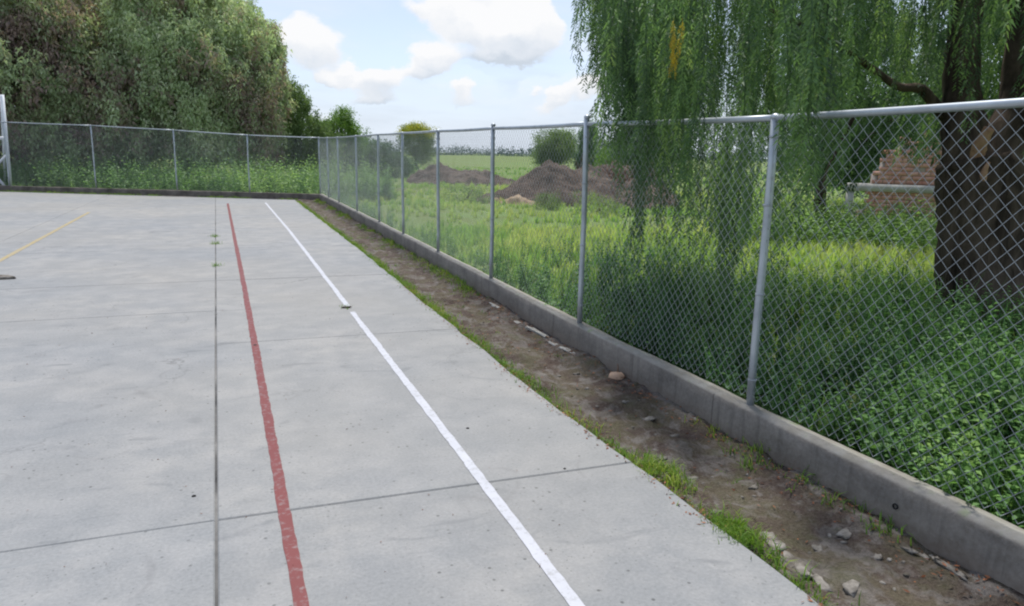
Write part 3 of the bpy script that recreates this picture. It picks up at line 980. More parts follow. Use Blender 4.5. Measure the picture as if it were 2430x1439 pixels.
for i_, (a_, b_) in enumerate([(1780, 960), (1377, 745), (1166, 645), (1040, 580), (957, 540), (900, 515), (848, 497), (805, 480)]):
    f1p[3 + i_] = on_kerb(a_, b_)
f1p[11] = tuple((np.array(f1p[10]) + C0) / 2)
fence(f1p, f1t, 0.15, 'near chain link fence of galvanised posts running along the right side of the court', 0.235,
      origin=(2.9, 11.0, 0.15), ext={4: 0.05, 5: 0.03, 3: 0.0}, leans={3: (0.012, 0.01), 4: (0.0, 0.01)})
# far fence: posts by photo column on the skew line
def on_far(px):
    d = ray(px, 440)
    A = np.array([[d[0], -FD[0]], [d[1], -FD[1]]])
    t, s = np.linalg.solve(A, C0)
    return C0 + FD * s


f2 = [tuple(C0)] + [tuple(on_far(px)) for px in (592, 420, 228, 24)]
step = np.array(f2[-1]) - np.array(f2[-2])
f2 += [tuple(np.array(f2[-1]) + step * k * 0.95) for k in (1, 2)]


def top_at(p, py):
    lo, hi = 0.0, 6.0
    for _ in range(40):
        m_ = (lo + hi) / 2
        v = np.array([p[0], p[1], m_ - EYE])
        y = CY - FPX * (v @ UPV) / (v @ FWD)
        if y > py: lo = m_
        else: hi = m_
    return m_


f2t = [2.05] + [top_at(p, y) for p, y in zip(f2[1:5], (321, 309, 298, 290))]
f2t += [f2t[-1] + 0.02, f2t[-1] + 0.03]
fence(f2, f2t, 0.13, 'far chain link fence across the back of the court in front of the dark trees', 0.19, origin=(float(f2[2][0]), float(f2[2][1]), 0.15), skip_post=(0,))

# ------------------------------------------------------------------ foliage protos (arrays)
def leaf_tris(base, dirs, L, W, up=None):
    """one narrow triangle per leaflet"""
    dirs = dirs / np.linalg.norm(dirs, axis=1)[:, None]
    r = rng.normal(size=dirs.shape)
    side = np.cross(dirs, r); side /= np.linalg.norm(side, axis=1)[:, None]
    a = base - side * W[:, None] / 2 + dirs * (L[:, None] * 0.25)
    b = base + side * W[:, None] / 2 + dirs * (L[:, None] * 0.25)
    c = base + dirs * L[:, None]
    n = len(base)
    V = np.stack([a, b, c], 1).reshape(-1, 3)
    return V, np.arange(3 * n).reshape(n, 3)


def leaf_quads(base, dirs, L, W, droop=0.0):
    dirs = dirs / np.linalg.norm(dirs, axis=1)[:, None]
    r = rng.normal(size=dirs.shape) * 0.5 + np.array([0, 0, 1.0])
    side = np.cross(dirs, r); side /= np.linalg.norm(side, axis=1)[:, None] + 1e-9
    m1 = base + dirs * (L[:, None] * 0.45)
    c = base + dirs * L[:, None]; c[:, 2] -= droop * L
    V = np.stack([base, m1 - side * W[:, None] / 2, c, m1 + side * W[:, None] / 2], 1).reshape(-1, 4, 3).reshape(-1, 3)
    n = len(base)
    return V, np.arange(4 * n).reshape(n, 4)


def proto_strand(L=1.1, nl=15, per=16, ll=0.058, lw=0.0145):
    """hanging shoot of a pepper tree: drooping stem with feathery compound leaves"""
    acc = Acc()
    z = -np.linspace(0, L, 6)
    bend = rng.normal(size=2) * 0.05
    sx = bend[0] * (z / L) ** 2 + 0.02 * np.sin(z * 5 + rng.random() * 6)
    sy = bend[1] * (z / L) ** 2 + 0.02 * np.cos(z * 4 + rng.random() * 6)
    tube(acc, np.stack([sx, sy, z], -1), np.linspace(0.004, 0.0015, 6), 3, 0.1, False)
    for i in range(nl):
        zz = -L * (0.04 + 0.96 * i / nl)
        b = np.array([np.interp(-zz, -z, sx), np.interp(-zz, -z, sy), zz])
        az = rng.random() * 2 * math.pi
        rl = rng.uniform(0.15, 0.25)
        n = per
        t = np.linspace(0.12, 1, n)
        out = np.array([math.cos(az), math.sin(az), 0])
        rp = b + np.outer(t * rl * 0.42 * (1 - 0.35 * t), out) + np.outer(-(t ** 1.25) * rl * 0.9, [0, 0, 1])
        tang = np.array([out[0] * 0.3, out[1] * 0.3, -1.0])
        sd = np.cross(tang, out); sd /= np.linalg.norm(sd)
        alt = np.where(np.arange(n) % 2 == 0, 1, -1)[:, None]
        d = tang[None] * 0.75 + sd[None] * alt * 0.7 + rng.normal(size=(n, 3)) * 0.18
        V, T = leaf_tris(rp, d, np.full(n, ll) * rng.uniform(0.8, 1.2, n), np.full(n, lw))
        acc.add(V, T, None, float(np.clip(0.5 + 0.35 * rng.normal() * 0.6, 0, 1)))
    return acc.arrays()


def proto_bunch(n=45, L=0.55, w_=0.22, ll=0.15, lw=0.045, hang=1.0):
    """far bunch of leaves; hang 1 = drooping tassel, 0 = round tuft"""
    acc = Acc()
    t = rng.random(n)
    b = rng.normal(size=(n, 3)) * w_ * 0.5
    b[:, 2] = b[:, 2] * (1 - hang) - t * L * hang
    b[:, :2] *= (1 - 0.5 * t * hang)[:, None]
    d = rng.normal(size=(n, 3)) * (1 - 0.55 * hang) + np.array([0, 0, -1.0]) * hang * 0.9
    V, T = leaf_tris(b, d, rng.uniform(0.7, 1.3, n) * ll, rng.uniform(0.7, 1.3, n) * lw)
    acc.add(V, T, None, np.repeat(rng.random(n), 3))
    return acc.arrays()


def proto_tuft(n=18, h=0.34, w_=0.014, lean=0.5):
    """grass tuft of bent blades"""
    acc = Acc()
    for i in range(n):
        az = rng.random() * 2 * math.pi
        o = np.array([math.cos(az), math.sin(az), 0])
        b = rng.normal(size=3) * 0.05; b[2] = -0.02
        H = h * rng.uniform(0.45, 1.1); ln = lean * rng.uniform(0.2, 1.2) * H
        s = np.array([-o[1], o[0], 0]) * w_ * rng.uniform(0.7, 1.3)
        m1 = b + o * ln * 0.3 + np.array([0, 0, H * 0.62])
        tp = b + o * ln + np.array([0, 0, H * (1 - 0.2 * ln / H)])
        acc.add([b - s, b + s, m1 + s * 0.7, m1 - s * 0.7, tp], [(3, 2, 4)], [(0, 1, 2, 3)], float(rng.random()))
    return acc.arrays()


def proto_weed(h=0.55, stems=5, per=20, ll=0.056, lw=0.028, spread=0.16):
    """leafy herb with upright stems"""
    acc = Acc()
    for i in range(stems):
        az = rng.random() * 2 * math.pi
        o = np.array([math.cos(az), math.sin(az), 0])
        H = h * rng.uniform(0.55, 1.1)
        p1 = o * spread * rng.uniform(0.2, 1) ; p0 = p1 * 0.3
        tube(acc, [p0, (p0 + p1) / 2 + [0, 0, H * 0.5], p1 + [0, 0, H]], [0.004, 0.003, 0.0015], 3, 0.3, False)
        t = np.linspace(0.08, 1, per)
        b = p0 + np.outer(t, p1 - p0) + np.outer(t * H, [0, 0, 1])
        a = rng.random(per) * 6.28
        d = np.stack([np.cos(a), np.sin(a), rng.uniform(-0.1, 0.7, per)], -1)
        V, Q = leaf_quads(b, d, ll * rng.uniform(0.7, 1.3, per) * (1.15 - 0.5 * t), lw * rng.uniform(0.8, 1.2, per) * (1.15 - 0.5 * t), 0.25)
        acc.add(V, None, Q, np.repeat(0.25 + 0.5 * t + 0.3 * (rng.random(per) - 0.5), 4))
    return acc.arrays()


def scatter(acc, protos, P, tint, smin, smax, tilt=0.2, spread=0.5, stretch=None):
    N = len(P)
    k = rng.integers(0, len(protos), N)
    for i, pr in enumerate(protos):
        s = k == i
        if not s.any(): continue
        Rm = rand_tf(int(s.sum()), smin, smax, tilt)
        if stretch is not None:
            Rm = Rm * 1.0
            Rm[:, 2, :] *= stretch[s][:, None]
        acc.stamp(pr, Rm, P[s], tint[s], spread)
    return acc


strands = [proto_strand(rng.uniform(0.9, 1.25)) for _ in range(6)]
bunches = [proto_bunch() for _ in range(6)]
tassels = [proto_bunch(52, 0.75, 0.30, 0.20, 0.07, 1.0) for _ in range(5)]
balls = [proto_bunch(46, 0.3, 0.42, 0.13, 0.06, 0.1) for _ in range(5)]
tufts = [proto_tuft() for _ in range(6)]
tufts_tall = [proto_tuft(20, 0.5, 0.011, 0.35) for _ in range(4)]
weeds = [proto_weed(rng.uniform(0.45, 0.65)) for _ in range(6)]
weeds_lite = [proto_weed(rng.uniform(0.45, 0.65), 4, 10, 0.075, 0.04) for _ in range(6)]
balls_lite = [proto_bunch(18, 0.3, 0.42, 0.22, 0.10, 0.1) for _ in range(4)]
tufts_lite = [proto_tuft(12, 0.34, 0.018) for _ in range(5)]
weeds_mix = weeds + [proto_weed(0.75, 3, 22, 0.085, 0.045, 0.12), proto_weed(0.35, 7, 12, 0.10, 0.055, 0.25), proto_weed(0.7, 4, 30, 0.05, 0.02, 0.14), proto_tuft(12, 0.8, 0.006, 0.4)]


# ------------------------------------------------------------------ earth heaps, brush
def heap(loc, size, rz, label, seed, peaks):
    n = 64
    u = np.linspace(-1, 1, n)
    U, V_ = np.meshgrid(u, u, indexing='ij')
    H = np.zeros_like(U)
    for (px, py, rx, ry, h) in peaks:
        q = np.sqrt(((U - px) / rx) ** 2 + ((V_ - py) / ry) ** 2)
        H = np.maximum(H, h * np.clip(1 - q, 0, 1) ** 0.85)
    X = U * size[0]; Y = V_ * size[1]
    nzv = fbm(X + seed, Y, 0.9, 5)
    H = H * (1 + 0.35 * nzv) + np.where(H > 0.02, 0.14 * nzv, -0.15)
    H += 0.2 * fbm(X + seed, Y + 4, 0.25, 2) * (H > 0.05)
    H = np.where((np.abs(U) > 0.97) | (np.abs(V_) > 0.97), -0.2, H)
    a = Acc(); idx = np.arange(n * n).reshape(n, n)
    ca, sa_ = math.cos(rz), math.sin(rz)
    a.add(np.stack([X * ca - Y * sa_ + loc[0], X * sa_ + Y * ca + loc[1], H + loc[2]], -1).reshape(-1, 3), None,
          np.stack([idx[:-1, :-1], idx[1:, :-1], idx[1:, 1:], idx[:-1, 1:]], -1).reshape(-1, 4))
    o = a.build('earth_heap', M['mound'], origin=loc, smooth=True)
    return tag(o, label, 'earth heap')


VIEW_RZ = -YAW - R(3)      # heaps lie across the view
p = far(1095, 430, 40)
heap((p[0], p[1], 0.0), (3.6, 2.2), VIEW_RZ, 'far left earth heap with a sharp crest, seen between two fence posts', 3.0,
     [(-0.30, 0, 0.55, 0.9, 1.25), (0.1, 0.0, 0.6, 0.8, 0.95), (0.45, -0.1, 0.5, 0.7, 0.55)])
p = far(1355, 470, 26)
heap((p[0], p[1], 0.0), (3.8, 2.2), VIEW_RZ, 'broad brown earth heap with a rounded peak on the right', 11.0,
     [(-0.20, 0.1, 0.52, 0.9, 1.50), (0.15, 0.2, 0.5, 0.9, 1.35), (0.6, 0.0, 0.4, 0.9, 0.85), (-0.6, -0.2, 0.35, 0.6, 0.35)])
p = far(1462, 470, 29)
heap((p[0], p[1], 0.0), (2.6, 1.6), VIEW_RZ + 0.3, 'taller reddish earth heap behind the broad brown one', 21.0, [(0, 0, 0.9, 0.9, 1.6), (0.5, 0, 0.5, 0.8, 1.2)])
p = far(1215, 480, 24.5)
o = heap((p[0], p[1], -0.02), (1.1, 0.8), VIEW_RZ, 'small tan heap of sand at the foot of the brown heap', 31.0, [(0, 0, 0.9, 0.9, 0.40)])
o.data.materials.clear(); o.data.materials.append(m_plain('tan_sand', (0.26, 0.19, 0.12), (0.42, 0.32, 0.22), 5.0))

# dry brushwood on the heap
bq = Acc()
p0 = far(1440, 415, 27.5)
for k in range(260):
    b = p0 + np.array([rng.normal() * 0.65, rng.normal() * 0.4, rng.uniform(-0.35, 0.05)])
    d = rng.normal(size=3) * [1, 1, 0.5] + [0, 0, 0.45]; d /= np.linalg.norm(d)
    l = rng.uniform(0.3, 0.9)
    tube(bq, [b, b + d * l * 0.5 + rng.normal(size=3) * 0.04, b + d * l], [0.018, 0.012, 0.004], 4, 0.5, False)
tag(bq.build('brush_pile', M['twig'], origin=p0), 'tangled pile of dry brown brushwood on top of the earth heap', 'brushwood')


# ------------------------------------------------------------------ trees
def lobes_points(lobes, N, shell=(0.72, 1.05), inner=0.3, zmin=None):
    vol = np.array([l[3] * l[4] + l[3] * l[5] + l[4] * l[5] for l in lobes]); vol /= vol.sum()
    P = []
    for l, v in zip(lobes, vol):
        n = int(N * v * 1.3)
        d = rng.normal(size=(n, 3)); d /= np.linalg.norm(d, axis=1)[:, None]
        r = np.where(rng.random(n) < inner, rng.uniform(0.3, 0.75, n), rng.uniform(shell[0], shell[1], n))
        r = r * (1 + 0.6 * fbm(d[:, 0] * 3 + l[0], d[:, 1] * 3 + d[:, 2] * 2 + l[1], 1.0, 3))
        P.append(np.array(l[:3]) + d * r[:, None] * np.array(l[3:6]))
    P = np.concatenate(P)
    keep = np.ones(len(P), bool)
    for l in lobes:      # drop what lies deep inside another lobe
        q = np.linalg.norm((P - np.array(l[:3])) / np.array(l[3:6]), axis=1)
        keep &= ~((q < 0.6) & (rng.random(len(P)) < 0.75))
    if zmin is not None: keep &= P[:, 2] > zmin
    P = P[keep]
    return P[rng.permutation(len(P))[:N]]


def trunk_mesh(root, base, lobes, r0, mat_, fork=1.4, n=None):
    a = Acc()
    base = np.asarray(base, float)
    top = base + [rng.normal() * 0.15, rng.normal() * 0.15, fork]
    tube(a, [base - [0, 0, 0.2], base + [0, 0, 0.1], (base + top) / 2 + rng.normal(size=3) * 0.05, top], [r0 * 1.35, r0 * 1.1, r0, r0 * 0.85], 9, wob=0.25)
    for l in (lobes[:n] if n else lobes):
        c = np.array(l[:3]) + [0, 0, l[5] * 0.3]
        mid = top * 0.5 + c * 0.5 + rng.normal(size=3) * 0.2 + [0, 0, 0.15]
        tube(a, [top - [0, 0, 0.15], mid, c], [r0 * 0.55, r0 * 0.35, r0 * 0.12], 6, wob=0.2)
    return a.build('trunk', mat_, root)


def tree(name, base, lobes, N, protos, mat_, label, cat='tree', group=None, s=(0.8, 1.3), r0=0.18, tilt=0.25, bark='bark2', fork=1.4, inner=0.25, extra=None, tb=0.0, zmin=None):
    base = np.asarray(base, float)
    root = empty(name, base, label, cat, group)
    L = [(base[0] + l[0], base[1] + l[1], base[2] + l[2], l[3], l[4], l[5]) for l in lobes]
    P = lobes_points(L, N, inner=inner, zmin=zmin)
    a = Acc()
    tint = 0.5 + tb + 0.24 * rng.normal(size=len(P)) + 0.8 * fbm(P[:, 0] * 1.0 + P[:, 2], P[:, 1] + P[:, 2] * 0.8, 1.1, 2)
    scatter(a, protos, P, np.clip(tint, 0, 1), s[0], s[1], tilt)
    c = a.build('crown', mat_, root)
    trunk_mesh(root, base, L, r0, M[bark], fork)
    if extra: extra(root, L)
    return root


def gp(px, dist):
    q = far(px, 400, dist)
    return np.array([q[0], q[1], float(ground_z(q[0], q[1]))])


# the grove beyond the far fence
big_l = [(-1.5, 0, 7.0, 4.2, 3.6, 3.6), (2.5, 0.5, 6.0, 3.6, 3.2, 3.4), (-3.8, -0.5, 4.2, 3.0, 2.8, 2.6), (0.5, -1.8, 4.0, 3.2, 2.2, 2.4), (3.6, -1.0, 3.6, 2.4, 2.2, 2.0), (0.0, 0.5, 9.3, 3.2, 3.0, 2.6),
         (-0.5, -2.6, 5.6, 1.3, 1.0, 1.2), (1.8, -2.4, 6.6, 1.2, 1.0, 1.2), (-3.0, -2.4, 7.0, 1.4, 1.0, 1.3), (-1.5, -2.0, 2.6, 1.7, 1.3, 1.4), (2.0, -2.0, 2.5, 1.8, 1.3, 1.3)]
tree('pepper_tree', gp(60, 38.5), big_l, 6200, tassels, M['leaf_far'], 'huge brownish pepper tree filling the upper left corner behind the fence', s=(0.75, 1.35), r0=0.45, bark='bark2', tb=-0.17)
mid_l = [(0.2, 0, 5.6, 3.2, 3.0, 3.0), (-1.8, -0.5, 4.2, 2.4, 2.4, 2.4), (2.0, -0.3, 4.0, 2.0, 2.2, 2.5), (0.2, -1.4, 3.4, 2.4, 1.6, 2.0), (-0.8, 0, 8.0, 2.5, 2.4, 2.2), (1.2, 0, 6.6, 1.9, 2.0, 2.0),
         (3.3, 0, 6.3, 0.8, 0.8, 1.2), (2.6, 0, 7.4, 0.6, 0.6, 0.7), (3.5, 0, 4.6, 0.8, 0.8, 0.9), (-0.4, -2.0, 5.4, 1.1, 0.9, 1.1), (1.3, -2.2, 4.6, 1.0, 0.8, 1.0), (-1.7, -1.8, 6.4, 1.0, 0.8, 1.0), (2.4, -0.6, 2.6, 1.3, 1.3, 1.4), (-2.4, -1, 2.4, 1.5, 1.2, 1.4), (0.4, -1.6, 2.2, 1.5, 1.0, 1.2)]
tree('pepper_tree', gp(462, 37), mid_l, 5200, tassels, M['leaf_far'], 'large green pepper tree with a rounded outline against the sky', s=(0.7, 1.25), r0=0.38, tb=0.12)
tree('bush', gp(722, 38.5), [(0.2, 0, 2.4, 1.1, 1.0, 1.2), (0.8, 0, 1.5, 1.2, 1.0, 1.2), (-0.3, 0, 3.9, 0.7, 0.7, 0.9), (-1.3, 0, 2.6, 1.0, 1.0, 1.6), (-1.0, 0, 4.6, 0.6, 0.6, 0.8)], 1000, tassels, M['leaf_bush'],
     'olive bush with wispy top growing beside the rounded pepper tree', 'bush', s=(0.5, 0.9), r0=0.1)
tree('young_tree', gp(815, 40), [(0, 0, 2.4, 0.75, 0.7, 0.9), (0.15, 0, 3.2, 0.35, 0.35, 0.55), (-0.9, 0, 2.2, 0.55, 0.6, 0.75), (0.7, 0, 1.8, 0.55, 0.5, 0.6)], 420, balls, M['leaf_light'],
     'bright light green young tree above the fence corner', s=(0.6, 1.0), r0=0.07)
tree('bush', gp(890, 46), [(0, 0, 1.1, 1.3, 1.0, 1.1), (-1.2, 0, 1.4, 1.2, 1, 1.3), (1.2, 0, 0.7, 1.2, 1.0, 0.7)], 500, balls, M['leaf_dark'],
     'low dark green bush sloping down behind the fence corner', 'bush', s=(0.8, 1.3), r0=0.08, fork=0.5)


def blossoms(root, L):
    a = Acc()
    P = lobes_points([(l[0], l[1], l[2] + l[5] * 0.45, l[3] * 0.9, l[4] * 0.9, l[5] * 0.65) for l in L], 420, inner=0.05)
    P = P[P[:, 2] > L[0][2] + 0.35]
    scatter(a, balls, P, np.clip(0.6 + 0.25 * rng.normal(size=len(P)), 0, 1), 0.8, 1.3)
    a.build('blossom', M['flower'], root)


tree('flowering_tree', gp(990, 70), [(0, 0, 2.6, 1.55, 1.5, 1.3), (-0.6, 0, 3.0, 0.9, 0.9, 0.9), (0.5, 0, 1.6, 1.2, 1.1, 1.1)], 420, balls, M['leaf_bush'],
     'small round tree with a yellow blossoming top out in the field', s=(0.8, 1.4), r0=0.12, extra=blossoms)
tree('round_tree', gp(1318, 62), [(0, 0, 2.3, 1.6, 1.5, 1.35), (0.5, 0, 2.6, 1.0, 1.0, 1.0), (-0.8, 0, 1.5, 1.0, 1.0, 0.9)], 620, balls, M['leaf_bush'],
     'round green tree in the field left of the narrow dark tree', s=(0.8, 1.4), r0=0.14)
tree('narrow_tree', gp(1392, 52), [(0, 0, 2.9, 0.62, 0.6, 1.15), (0, 0, 1.5, 0.7, 0.7, 1.2), (0.1, 0, 3.6, 0.4, 0.4, 0.5)], 420, tassels, M['leaf_dark'],
     'narrow upright dark tree showing behind a fence post', s=(0.5, 0.9), r0=0.12)
tree('bush', gp(1432, 50), [(0, 0, 2.0, 0.5, 0.5, 0.9), (0.3, 0, 1.4, 0.6, 0.6, 0.8)], 160, balls, M['leaf_dark'], 'small dusky bush just right of the narrow dark tree', 'bush', s=(0.6, 1.0), r0=0.06)
tree('bush', gp(1462, 33), [(0, 0, 1.2, 0.8, 0.7, 0.8), (0.8, 0, 0.9, 0.8, 0.7, 0.7)], 300, balls, M['leaf_light'], 'yellow green bush behind the brushwood on the heap', 'bush', s=(0.5, 0.9), r0=0.05, fork=0.4)
tree('leafy_tree', gp(1520, 31), [(0, 0, 2.3, 1.2, 1.0, 0.8), (-0.5, 0, 1.9, 0.7, 0.7, 0.6), (0.9, 0, 2.0, 1.0, 0.9, 0.9)], 560, balls, M['leaf_dark'],
     'dark green leafy tree partly hidden by hanging pepper branches', s=(0.5, 0.95), r0=0.1)
tree('pepper_tree', gp(1975, 17.5), [(0, 0, 3.6, 1.7, 1.5, 1.5), (-0.9, -0.2, 2.5, 1.0, 0.9, 1.2), (0.9, 0, 2.9, 0.9, 0.9, 0.9), (1.5, 0, 3.7, 1.1, 0.9, 1.2), (2.2, -0.3, 2.7, 0.7, 0.6, 0.8), (-0.2, 0, 5.0, 1.6, 1.5, 1.3), (0.3, -0.1, 1.9, 0.7, 0.6, 0.6)], 1150, tassels, M['leaf_dark'],
     'dark pepper tree hanging low in front of the ruined brick wall', s=(0.32, 0.6), r0=0.14, bark='bark')
tree('pepper_tree', gp(2480, 15), [(0, 0, 3.4, 2.3, 2.0, 1.6), (0.5, 0, 1.7, 1.7, 1.4, 1.2), (0, 0, 5.2, 2.3, 2.0, 1.8)], 1500, tassels, M['leaf_dark'],
     'dark pepper tree behind the thick trunk at the right edge', s=(0.4, 0.75), r0=0.2, bark='bark')

tree('leafy_tree', gp(2110, 31), [(0, 0, 2.6, 2.3, 1.2, 1.4), (-1.8, 0, 2.0, 1.6, 1.2, 1.4), (1.8, 0, 2.2, 1.6, 1.2, 1.4)], 900, balls, M['leaf_dark'],
     'dark leafy tree standing behind the ruined brick wall', s=(0.7, 1.2), r0=0.12)

# low wood along the horizon
fw = Acc()
P = []
for az in np.arange(-32, 62, 0.16):
    dd = 430 + 60 * math.sin(az * 0.4) + rng.normal() * 15
    h = 3.4 + 2.2 * abs(float(fbm(az, 3.0, 2.0, 4))) * 2
    for z in np.arange(-1.0, h, 1.1):
        P.append((math.sin(R(az)) * dd + rng.normal(), math.cos(R(az)) * dd + rng.normal(), z + rng.normal() * 0.3))
P = np.array(P)
scatter(fw, balls_lite, P, np.clip(0.5 + 0.3 * rng.normal(size=len(P)), 0, 1), 4.0, 7.5, 0.5)
tag(fw.build('distant_woods', M['wood_far'], kind='stuff'), 'thin dark line of distant woods along the horizon', 'woods')

# ------------------------------------------------------------------ the near overhanging pepper tree
TB = at(2338, 775, 0.0)
TB = np.array([TB[0], TB[1], 0.0])
TD = math.hypot(TB[0], TB[1])
near = empty('pepper_tree', TB, 'great weeping pepper tree with a thick dark trunk overhanging the near fence', 'tree')


def limb(acc, pts, rad, sides=14, wob=0.16):
    """smooth curve through points"""
    pts = np.asarray(pts, float); rad = np.asarray(rad, float)
    n = len(pts); t = np.arange(n); tt = np.linspace(0, n - 1, (n - 1) * 5 + 1)
    def cr(v):
        out = []
        for q in tt:
            i = min(int(q), n - 2); f = q - i
            p0, p1, p2, p3 = v[max(i - 1, 0)], v[i], v[i + 1], v[min(i + 2, n - 1)]
            out.append(0.5 * ((2 * p1) + (-p0 + p2) * f + (2 * p0 - 5 * p1 + 4 * p2 - p3) * f * f + (-p0 + 3 * p1 - 3 * p2 + p3) * f ** 3))
        return np.array(out)
    tube(acc, cr(pts), cr(rad), sides, wob=wob)


F = lambda x, y, dd=0.0: far(x, y, TD + dd)
tk = Acc()
limb(tk, [TB + [0, 0, -0.3], TB + [0, 0, 0.05], F(2330, 650), F(2330, 520), F(2325, 430), F(2318, 375)], [0.62, 0.50, 0.415, 0.40, 0.40, 0.36], 22, 0.10)
tko = tk.build('trunk', M['bark'], near, smooth=True)
LIMBS = [
    ([F(2312, 440), F(2290, 330), F(2282, 220), F(2284, 100), F(2296, -60), F(2250, -260, -0.4)], [0.30, 0.22, 0.17, 0.15, 0.13, 0.10]),
    ([F(2350, 440), F(2385, 340, 0.1), F(2420, 230, 0.2), F(2430, 80, 0.2), F(2440, -100, 0.3), F(2520, -330, 0.6)], [0.30, 0.23, 0.18, 0.16, 0.14, 0.1]),
    ([F(2285, 290), F(2232, 262, -0.1), F(2185, 212, -0.3), F(2130, 205, -0.7), F(2050, 150, -1.1), F(1900, 60, -1.8), F(1780, 0, -2.4)], [0.11, 0.062, 0.048, 0.036, 0.03, 0.022, 0.01]),
    ([F(2290, -20), F(2150, -120, -0.6), F(1950, -160, -1.4), F(1720, -110, -2.2), F(1580, -40, -2.4)], [0.12, 0.10, 0.08, 0.05, 0.02]),
    ([F(2290, -40), F(2180, -220, 0.6), F(1980, -300, 1.6), F(1700, -220, 2.2), F(1500, -120, 2.0)], [0.12, 0.10, 0.08, 0.05, 0.02]),
    ([F(2292, -50), F(2350, -300, -1.2), F(2450, -400, -2.4), F(2560, -300, -3.4)], [0.12, 0.10, 0.07, 0.03]),
    ([F(2436, -100, 0.3), F(2600, -300, 1.0), F(2750, -320, 1.8), F(2850, -200, 2.4)], [0.13, 0.10, 0.06, 0.03]),
    ([F(2436, -120, 0.3), F(2350, -330, 1.6), F(2300, -360, 2.8), F(2250, -250, 3.8)], [0.13, 0.10, 0.06, 0.03]),
]
for pts, rad in LIMBS:
    a = Acc(); limb(a, pts, rad, 10, 0.15)
    a.build('limb', M['bark'], near, smooth=True)
# broken limb with bare wood
a = Acc(); limb(a, [F(2318, 385, -0.25), F(2326, 345, -0.33), F(2348, 305, -0.38)], [0.07, 0.06, 0.045], 10, 0.3)
o = a.build('broken_limb', M['wood'], near); o['label'] = 'broken limb showing bare orange wood'
a = Acc(); limb(a, [F(2336, 445, -0.36), F(2334, 415, -0.40), F(2346, 385, -0.38)], [0.02, 0.032, 0.015], 8, 0.2)
a.build('torn_bark', M['wood'], near)
# thin bare hanging branch
a = Acc(); limb(a, [F(2030, 270, -1.2), F(2000, 330, -1.2), F(1965, 400, -1.2), F(1950, 450, -1.2)], [0.02, 0.016, 0.012, 0.006], 6)
a.build('branch', M['bark2'], near, smooth=True)

# curtains of hanging shoots: anchors spread through an umbrella crown around the trunk
RC = 4.15
cc = TB[:2] + np.array([-0.15, 0.15])
A, TI = [], []
N_C = 1620
while len(A) < N_C:
    r = RC * math.sqrt(rng.random()); th_ = rng.random() * 2 * math.pi
    x, y = cc + r * np.array([math.cos(th_), math.sin(th_)])
    rr = r / RC
    edge = float(fbm(th_ * 2.2 + 10, 0.0, 1.0, 3))
    if rr > 0.93 + 0.25 * edge: continue
    roof = 6.4 - 2.6 * rr ** 2 + 0.8 * float(fbm(x, y, 1.3, 3))
    azc = math.degrees(math.atan2(x, y))
    clump = float(fbm(x * 1.4 + 3, y * 1.4, 0.9, 2))
    lowz = 2.95 + 0.8 * clump
    if azc < 45:   # heavy curtain on the court side, thinner towards the trunk
        lowz -= 0.35
        if clump > 0.10 and r > 1.6: lowz = 2.2 + 0.9 * rng.random()
    if 34 < azc < 45: lowz += 0.25
    if 45 <= azc < 55.5 and r > 0.9:
        lowz += 0.30
        if rng.random() < 0.62: continue
    if azc < 31.0: lowz = max(lowz, 3.35 + 0.5 * rng.random())
    if rng.random() < 0.045 and r > 1.5 and azc > 31 and azc < 50: lowz -= rng.uniform(0.3, 0.7)
    z = lowz + (roof - lowz) * (rng.random() ** 1.35)
    if rr < 0.35 and z < 3.6 and rng.random() < 0.8: continue
    if x < 3.05: z = max(z, 2.5)
    A.append((x, y, max(z, 2.1)))
    TI.append(0.42 + 0.25 * rng.normal() + 0.5 * clump + 0.15 * (rr - 0.5))
A = np.array(A); TI = np.clip(np.array(TI), 0, 1)
# wisps at the outer left edge, stirred by the wind
W_, WT = [], []
for k in range(210):
    px = rng.uniform(1440, 1640); d_ = rng.uniform(-3.2, 0.6)
    py = rng.uniform(-260, 60) + (px - 1440) * 0.9 * rng.random()
    W_.append(F(px, py, d_)); WT.append(0.45 + 0.25 * rng.normal())
for k in range(34):
    px = rng.uniform(1560, 1930); W_.append(F(px, rng.uniform(100, 300), rng.uniform(-4.6, -2.6))); WT.append(0.5 + 0.2 * rng.normal())
for k in range(30):
    px = rng.uniform(1500, 1780); W_.append(F(px, rng.uniform(250, 380), rng.uniform(-3.0, -0.8))); WT.append(0.35 + 0.15 * rng.normal())
for y_, n_ in ((4.95, 3), (4.55, 6), (4.25, 8), (3.98, 5), (3.12, 4), (3.0, 3)):
    for k in range(n_):
        W_.append(np.array([rng.uniform(2.70, 2.88), y_ + rng.normal() * 0.06, rng.uniform(2.35, 2.9)])); WT.append(0.5 + 0.25 * rng.normal())
W_ = np.array(W_); ok = (W_[:, 0] > 2.6) & ((W_[:, 0] > 3.1) | (W_[:, 2] > 2.3))
A = np.concatenate([A, W_[ok]]); TI = np.concatenate([TI, np.clip(np.array(WT)[ok], 0, 1)])
cr = Acc(); scatter(cr, strands, A, TI, 0.7, 1.15, 0.14, 0.5)
cro = cr.build('crown', M['leaf_near'], near)
ya = Acc()
YP = np.array([F(1605 + rng.normal() * 6, rng.uniform(40, 75), -3.95) for _ in range(3)])
scatter(ya, strands, YP, np.full(3, 0.5), 0.22, 0.36, 0.1)
o = ya.build('yellow_shoot', M['leaf_yellow'], near); o['label'] = 'yellowed hanging shoot'


